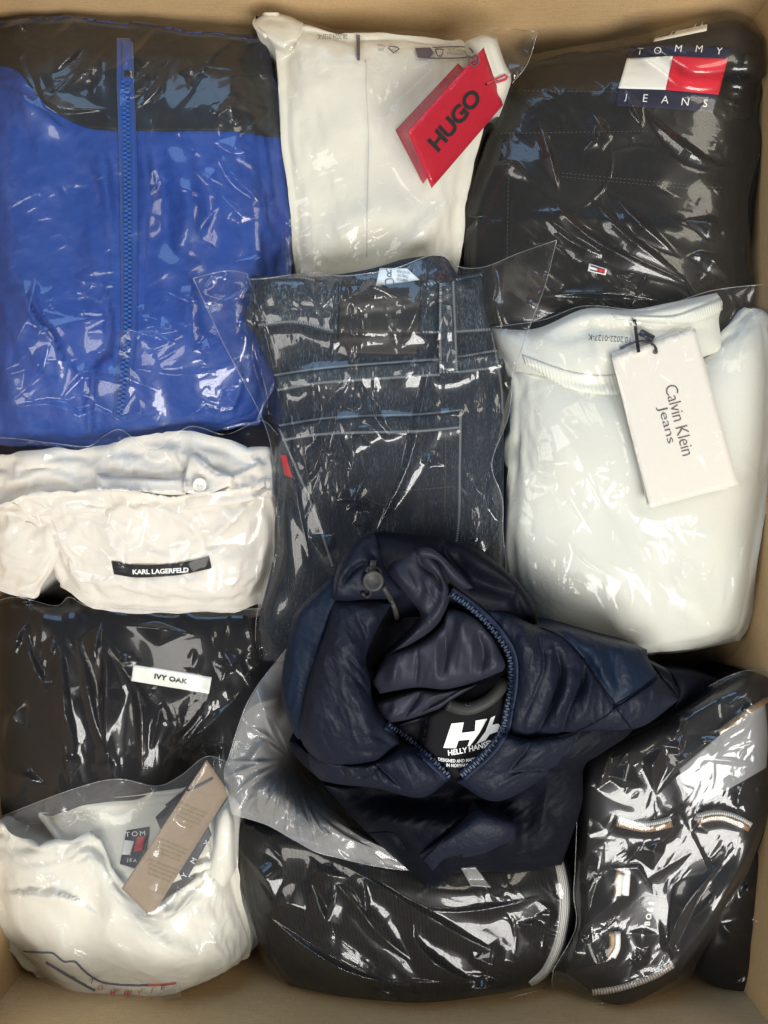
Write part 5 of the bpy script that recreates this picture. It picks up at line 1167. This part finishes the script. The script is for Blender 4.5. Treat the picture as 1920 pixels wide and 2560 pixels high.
# the big body underneath
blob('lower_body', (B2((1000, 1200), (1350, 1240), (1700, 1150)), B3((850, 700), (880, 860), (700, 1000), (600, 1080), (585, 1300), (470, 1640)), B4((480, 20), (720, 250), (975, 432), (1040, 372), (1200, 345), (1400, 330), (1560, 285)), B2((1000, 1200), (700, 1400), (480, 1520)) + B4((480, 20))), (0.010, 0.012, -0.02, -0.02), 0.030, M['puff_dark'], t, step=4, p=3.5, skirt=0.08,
     strokes=[(B4((930, 360), (1060, 240), (1190, 120)), 12, -5, 'g'), (B4((690, 240), (800, 242), (850, 310)), 10, -4, 'g'), (B4((480, 70), (640, 60), (900, 70), (1200, 70), (1500, 110)), 55, -30, 'g'), (B4((1040, 200), (1180, 210), (1330, 260)), 40, 9, 'g'), (B4((1420, 130), (1380, 220), (1400, 330)), 24, -6, 'g'), (B4((700, 130), (900, 170), (1050, 180)), 40, 6, 'g')], nz=[(7, 160, 103, 30, 1.5)], crease=[(2.6, 64, 104, -35, 3.0), (1.1, 26, 133, -40, 3)])
blob('sleeve_tip', (B4((900, 340), (1060, 230), (1180, 130)), B4((1180, 130), (1340, 190), (1350, 270)), B4((975, 432), (1040, 372), (1200, 335), (1350, 270)), B4((900, 340), (940, 380), (975, 432))), (0.004, 0.020, 0.012, -0.004), 0.018, M['puff'], t, step=7, p=3, skirt=0.06)
blob('sleeve', (B3((0, 160), (150, 180), (320, 262), (480, 275), (730, 340), (960, 400)), B3((960, 400), (975, 465), (1030, 550), (1140, 690)), B3((160, 918), (500, 890), (860, 860), (1140, 690)), B3((0, 160), (100, 300), (190, 500), (160, 918))), (0.038, 0.012, 0.006, 0.030), 0.022, M['puff'], t, step=4, p=4, skirt=0.08,
     strokes=[(B3((330, 300), (370, 470), (330, 620), (250, 800)), 16.5, -9.0, 's'), (B3((430, 380), (465, 520), (430, 680), (320, 900)), 12.0, -12.0, 's'), (B3((480, 320), (600, 450), (700, 590), (780, 722)), 6.0, -7.5, 's'), (B3((600, 450), (590, 600), (520, 720), (470, 890)), 10.5, -9.0, 's'), (B3((780, 722), (900, 640), (1030, 550)), 6.0, -7.5, 's'), (B3((400, 420), (350, 560), (300, 700)), 18, 5, 'g'), (B3((520, 500), (500, 650), (420, 830)), 22, 5, 'g'), (B3((240, 300), (280, 500), (240, 800)), 26, 5, 'g'), (B3((640, 600), (600, 750), (540, 850)), 14, 4, 'g'), (B3((660, 360), (700, 470), (760, 640)), 14, 3, 'g'), (B3((800, 420), (780, 520), (810, 640)), 10.5, -3.8, 's'), (B3((560, 340), (640, 420), (740, 620)), 12, 3, 'g')], nz=[(3, 90, 105, 70, 2.5)], crease=[(3.4, 44, 106, 100, 4.0), (1.1, 22, 132, 90, 3)])
overlay('sleeve_panel', (B3((340, 268), (480, 278), (730, 342), (960, 402)), B3((960, 402), (972, 465), (1028, 550)), B3((700, 600), (778, 718), (900, 645), (1028, 550)), B3((340, 268), (480, 330), (600, 452), (700, 600))), M['puff_blue'], t, 0.8, 7, 1.0, soft=1)
blob('cuff_panel', (B3((790, 725), (900, 645), (1030, 552)), B3((1030, 552), (1080, 600), (1145, 690)), B3((880, 862), (980, 820), (1145, 690)), B3((790, 725), (820, 790), (880, 862))), (0.016, 0.010, 0.002, 0.008), 0.014, M['puff'], t, step=7, p=3, skirt=0.05)
blob('cuff', (B3((985, 480), (1080, 515), (1120, 600)), B3((1120, 600), (1145, 640), (1142, 688)), B3((1040, 560), (1090, 620), (1142, 688)), B3((985, 480), (1005, 520), (1040, 560))), (-0.002, -0.006, -0.004, 0.004), 0.010, M['puff_dark'], t, step=6, p=3, skirt=0.05)
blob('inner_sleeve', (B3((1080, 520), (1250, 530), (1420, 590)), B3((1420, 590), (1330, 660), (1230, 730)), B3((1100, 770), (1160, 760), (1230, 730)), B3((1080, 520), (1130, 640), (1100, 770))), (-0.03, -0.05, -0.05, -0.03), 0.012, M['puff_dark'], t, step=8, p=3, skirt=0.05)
blob('front_panel', (B2((1330, 1240), (1500, 1270), (1800, 1200), (1960, 1140)), B2((1960, 1140), (1800, 1330), (1640, 1450)), B2((1060, 1510), (1300, 1620), (1640, 1450)), B2((1330, 1240), (1230, 1370), (1060, 1510))), (0.045, 0.012, 0.0, 0.03), 0.012, M['puff'], t, step=4, p=4, skirt=0.07, strokes=[(B2((1500, 1270), (1430, 1370), (1350, 1460)), 6.0, -6.0, 's'), (B2((1360, 1460), (1500, 1440), (1660, 1440)), 7.5, -6.0, 's')], nz=[(4, 120, 109, 20, 1.5)], crease=[(2.6, 46, 110, -30, 3.0), (1.1, 24, 134, -30, 3)])
for pth in (B3((600, 452), (700, 600), (778, 718)), B3((778, 720), (900, 645), (1030, 552)), B3((160, 917), (320, 915), (520, 885), (700, 800), (780, 735)), B3((790, 745), (830, 800), (875, 860)), B4((930, 362), (1060, 238), (1190, 122)), B4((690, 242), (800, 242), (850, 310))):
    tube('seam', pth, 0.0006, M['puff_dark'], t, off=-0.1)
# hood behind the opening
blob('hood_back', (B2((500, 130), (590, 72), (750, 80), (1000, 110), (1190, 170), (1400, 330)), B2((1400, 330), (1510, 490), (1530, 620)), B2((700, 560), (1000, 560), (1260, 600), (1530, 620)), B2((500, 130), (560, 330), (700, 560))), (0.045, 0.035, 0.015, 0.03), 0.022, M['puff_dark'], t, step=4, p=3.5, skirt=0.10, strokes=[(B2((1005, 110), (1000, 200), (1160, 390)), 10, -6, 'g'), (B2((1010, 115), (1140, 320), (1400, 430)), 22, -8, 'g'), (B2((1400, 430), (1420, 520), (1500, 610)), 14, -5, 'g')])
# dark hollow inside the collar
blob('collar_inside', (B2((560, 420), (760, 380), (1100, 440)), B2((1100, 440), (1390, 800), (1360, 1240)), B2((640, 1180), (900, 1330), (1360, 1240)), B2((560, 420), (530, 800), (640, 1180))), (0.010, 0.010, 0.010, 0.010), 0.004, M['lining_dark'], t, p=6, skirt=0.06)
# lining folds
blob('hood_lining', (B2((640, 300), (720, 220), (850, 158), (960, 230)), B2((960, 230), (1020, 400), (1010, 500), (960, 600)), B2((650, 790), (760, 740), (870, 680), (960, 600)), B2((640, 300), (760, 420), (860, 560), (800, 660), (650, 790))), (0.05, 0.056, 0.046, 0.036), 0.014, M['lining'], t, step=4, p=3.5, skirt=0.05, crease=[(2.6, 44, 115, 60, 3.0)],
     strokes=[(B2((840, 180), (860, 260), (950, 330), (970, 420)), 9.0, -9.0, 's'), (B2((900, 300), (900, 420), (870, 540)), 16, 5, 'g'), (B2((700, 250), (760, 340), (860, 420)), 24, 5, 'g'), (B2((990, 360), (980, 480), (900, 600), (720, 730)), 16, 4, 'g')])
blob('lining_fold', (B2((840, 165), (900, 158), (960, 190), (1080, 300), (1160, 390)), B2((1160, 390), (1110, 405)), B2((850, 215), (960, 240), (1020, 340), (1110, 405)), B2((840, 165), (836, 190), (850, 215))), (0.066, 0.05, 0.048, 0.066), 0.008, M['lining'], t, step=6, p=3, skirt=0.03)
blob('neck_lining', (B2((660, 780), (860, 700), (980, 600), (1020, 510), (1160, 560), (1270, 680)), B2((1270, 680), (1340, 820), (1330, 870)), B2((620, 1000), (830, 965), (1000, 975), (1180, 930), (1330, 870)), B2((660, 780), (580, 910), (620, 1000))), (0.036, 0.052, 0.044, 0.030), 0.016, M['lining'], t, step=4, p=4, skirt=0.05,
     strokes=[(B2((1080, 540), (1120, 700), (1100, 860)), 20, 5, 'g'), (B2((1000, 640), (1000, 800), (960, 920)), 13.5, -6.0, 's'), (B2((1180, 640), (1220, 760), (1200, 880)), 12.0, -6.0, 's'), (B2((835, 730), (838, 850), (825, 960)), 4.5, -4.5, 's'), (B2((700, 800), (700, 900), (660, 980)), 18, 4, 'g'), (B2((1250, 780), (1290, 840), (1200, 900)), 16, 4, 'g')], nz=[(3, 70, 113, 80, 2)], crease=[(3.0, 46, 114, 100, 3.0)])
blob('lower_lining', (B2((590, 1050), (720, 1010), (860, 975), (1000, 985), (1180, 950)), B2((1180, 950), (1080, 1010), (960, 1090)), B2((650, 1172), (780, 1150), (960, 1090)), B2((590, 1050), (610, 1110), (650, 1172))), (0.026, 0.034, 0.030, 0.024), 0.010, M['lining'], t, step=4, p=3.5, skirt=0.04, crease=[(2.4, 36, 116, -25, 3.0)], strokes=[(B2((860, 980), (820, 1060), (750, 1150)), 7.5, -7.5, 's'), (B2((1080, 975), (900, 1080), (800, 1140)), 6.8, -6.0, 's'), (B2((720, 1020), (700, 1100), (660, 1160)), 12, 3, 'g')])
# label panel with the logo
lb = blob('label_panel', (B2((900, 1130), (1050, 1050), (1200, 1040), (1345, 940)), B2((1345, 940), (1345, 1150), (1310, 1240), (1230, 1350)), B2((870, 1300), (960, 1400), (1060, 1490), (1110, 1470), (1230, 1350)), B2((900, 1130), (890, 1210), (870, 1300))), (0.028, 0.030, 0.030, 0.026), 0.004, M['black_label'], t, step=7, p=8, skirt=0.03)
overlay('side_lining', quad(*B2((690, 1190), (900, 1130), (870, 1300), (790, 1270))), M['lining_dark'], t, 1.0)
tube('hanger_loop', B2((1010, 1062), (1080, 1085), (1150, 1085), (1240, 1045), (1300, 990), (1345, 925)), 0.0042, M['loop_grey'], t, off=2.0, raise_mid=3)
lettering('loop_lettering', 'HELLY', *B2((1190, 1055))[0], 12, 14, M['grey_thread'], t, 0.0, 0, 1.3, 1.1, 9.0)
polyprint('logo', [B7((435, 880), (605, 862), (575, 1008), (758, 985), (768, 838), (928, 812), (828, 1000), (690, 1192), (655, 1190), (690, 1100), (532, 1115), (497, 1220), (322, 1216)), B7((978, 800), (1040, 770), (1000, 895), (1085, 880), (1105, 905), (1070, 990), (962, 1030), (905, 1110), (775, 1165), (905, 990))], M['logo_white'], lb, 0.7)
lettering('lettering', 'HELLY HANSEN', *B7((700, 1205))[0], 14, 14, M['logo_white'], lb, 0.03, 0.15, 0.93, 1.0, 0.7, sag=4)
lettering('lettering', 'DESIGNED AND MADE\nIN NORWAY', *B7((510, 1400))[0], 20, 0, M['logo_white'], lb, 0.02, 0, 0.78, 1.05, 0.7, sag=5)
# left side: outer strip, large chamber, lower chambers
blob('left_strip', (B2((345, 325), (380, 330), (420, 400)), B2((420, 400), (360, 560), (300, 800), (240, 1000), (220, 1250)), B2((100, 1175), (150, 1260), (220, 1250)), B2((345, 325), (160, 500), (110, 610), (52, 960), (100, 1175))), (0.045, 0.05, 0.018, 0.012), 0.018, M['puff_blue'], t, step=4, p=3.5, skirt=0.10, crease=[(1.5, 30, 141, 100, 4.0)])
blob('lower_chamber', (B2((200, 1330), (400, 1400), (600, 1390), (735, 1330)), B2((735, 1330), (860, 1360), (1030, 1490)), B2((280, 1500), (400, 1525), (600, 1545), (860, 1600), (1030, 1490)), B2((200, 1330), (220, 1430), (280, 1500))), (0.012, 0.038, 0.026, 0.005), 0.018, M['puff'], t, step=4, p=3, skirt=0.08, strokes=[(B2((590, 1400), (670, 1470), (745, 1545)), 4.5, -7.5, 's'), (B2((400, 1420), (420, 1480), (380, 1520)), 9.0, -4.5, 's'), (B2((620, 1410), (560, 1470), (480, 1480)), 7.5, -4.5, 's')], nz=[(3, 60, 121, 60, 2)], crease=[(3.0, 36, 122, 70, 3.0), (1.1, 22, 131, 60, 2.5)])
blob('side_tuft', (B2((100, 1270), (160, 1290), (250, 1380)), B2((250, 1380), (290, 1440), (285, 1500)), B2((115, 1340), (200, 1430), (285, 1500)), B2((100, 1270), (100, 1300), (115, 1340))), (0.0, 0.008, 0.002, -0.01), 0.012, M['puff_dark'], t, step=6, p=3, skirt=0.06)
blob('left_chamber', (B2((345, 440), (470, 450), (620, 460), (690, 480)), B2((690, 480), (600, 640), (540, 800), (565, 930), (580, 1070), (660, 1180), (735, 1290)), B2((150, 1215), (190, 1310), (290, 1395), (430, 1415), (600, 1390), (735, 1290)), B2((345, 440), (310, 600), (255, 760), (200, 920), (160, 1100), (150, 1215))), (0.052, 0.048, 0.036, 0.022), 0.028, M['puff'], t, step=4, p=3.2, skirt=0.08,
     strokes=[(B2((480, 530), (540, 680), (520, 850)), 19.5, -7.5, 's'), (B2((430, 780), (520, 880), (570, 960)), 9.0, -7.5, 's'), (B2((380, 700), (480, 830), (560, 900)), 16, 4, 'g'), (B2((500, 1000), (560, 1060), (620, 1120)), 18, 4, 'g'), (B2((700, 1310), (640, 1260), (560, 1240)), 7.5, -4.5, 's'), (B2((735, 1300), (640, 1340), (480, 1330)), 9.0, -4.5, 's'), (B2((470, 900), (540, 980), (590, 1090)), 7.5, -6.0, 's')], nz=[(4, 110, 123, 60, 2)], crease=[(2.6, 52, 124, 75, 3.5), (1.1, 24, 130, 60, 2.5)])
blob('collar_flap', (B2((350, 430), (365, 310), (420, 190), (500, 110), (590, 76)), B2((590, 76), (625, 180), (640, 260), (700, 330), (775, 420)), B2((350, 465), (450, 470), (600, 462), (700, 452), (775, 420)), B2((350, 430), (345, 450), (350, 465))), (0.056, 0.058, 0.046, 0.054), 0.018, M['puff'], t, step=4, p=3, skirt=0.06,
     strokes=[(B2((400, 370), (470, 290), (550, 240)), 8, -5, 'g'), (B2((600, 120), (560, 180), (620, 230)), 12, -4, 'g')], nz=[(2, 60, 125, 40, 2)])
# zips
zp = overlay('zipper_tape', ribbon_sides(B2((1030, 415), (1130, 480), (1240, 575), (1335, 690), (1385, 800), (1388, 950), (1362, 1100), (1335, 1225), (1250, 1345), (1095, 1480)), 24), M['navy_tape'], t, 2.5, 5, 3.0, puff=2.0, soft=5)
zip_teeth('zipper_teeth', B2((1040, 432), (1128, 493), (1232, 590), (1322, 702), (1370, 806), (1374, 950), (1348, 1098), (1321, 1222), (1238, 1338), (1095, 1466)), M['navy_tooth'], zp, 14, 3, 12, 6.5, 2.4, 0.6)
zp = overlay('zipper_tape', ribbon_sides(B2((660, 1185), (760, 1255), (880, 1360), (1010, 1485)), 20), M['navy_tape'], t, 2.0, 5, 3.0, puff=2.0)
zip_teeth('zipper_teeth', B2((675, 1183), (775, 1248), (895, 1350), (1020, 1470)), M['navy_tooth'], zp, 15, 3, 11, 6, 2.0, 0.6)
# cord lock
tube('draw_cord', B2((520, 420), (545, 445), (570, 420), (560, 395)), 0.0013, M['black_cord'], t, off=2.0)
tube('draw_cord', B2((640, 385), (680, 450), (710, 520), (722, 575)), 0.0018, M['rubber'], t, off=2.0)
tube('draw_cord', B2((560, 300), (540, 285), (575, 270), (620, 285), (625, 310)), 0.0012, M['black_cord'], t, off=3.0)
disc('cord_lock', *B2((583, 352))[0], 27, 4.0, M['rubber'], t, 2.0)
overlay('cord_tab', quad(*B2((566, 232), (602, 232), (598, 300), (562, 298))), M['rubber'], t, 4.0, 5, 2.0)
overlay('bag_flap', quad(*B4((1105, 400), (1170, 395), (1240, 485), (1150, 478))), M['film_milk'], t, 3.0, 5, 0.1)
print('script seconds', round(time.perf_counter() - _T0, 1))
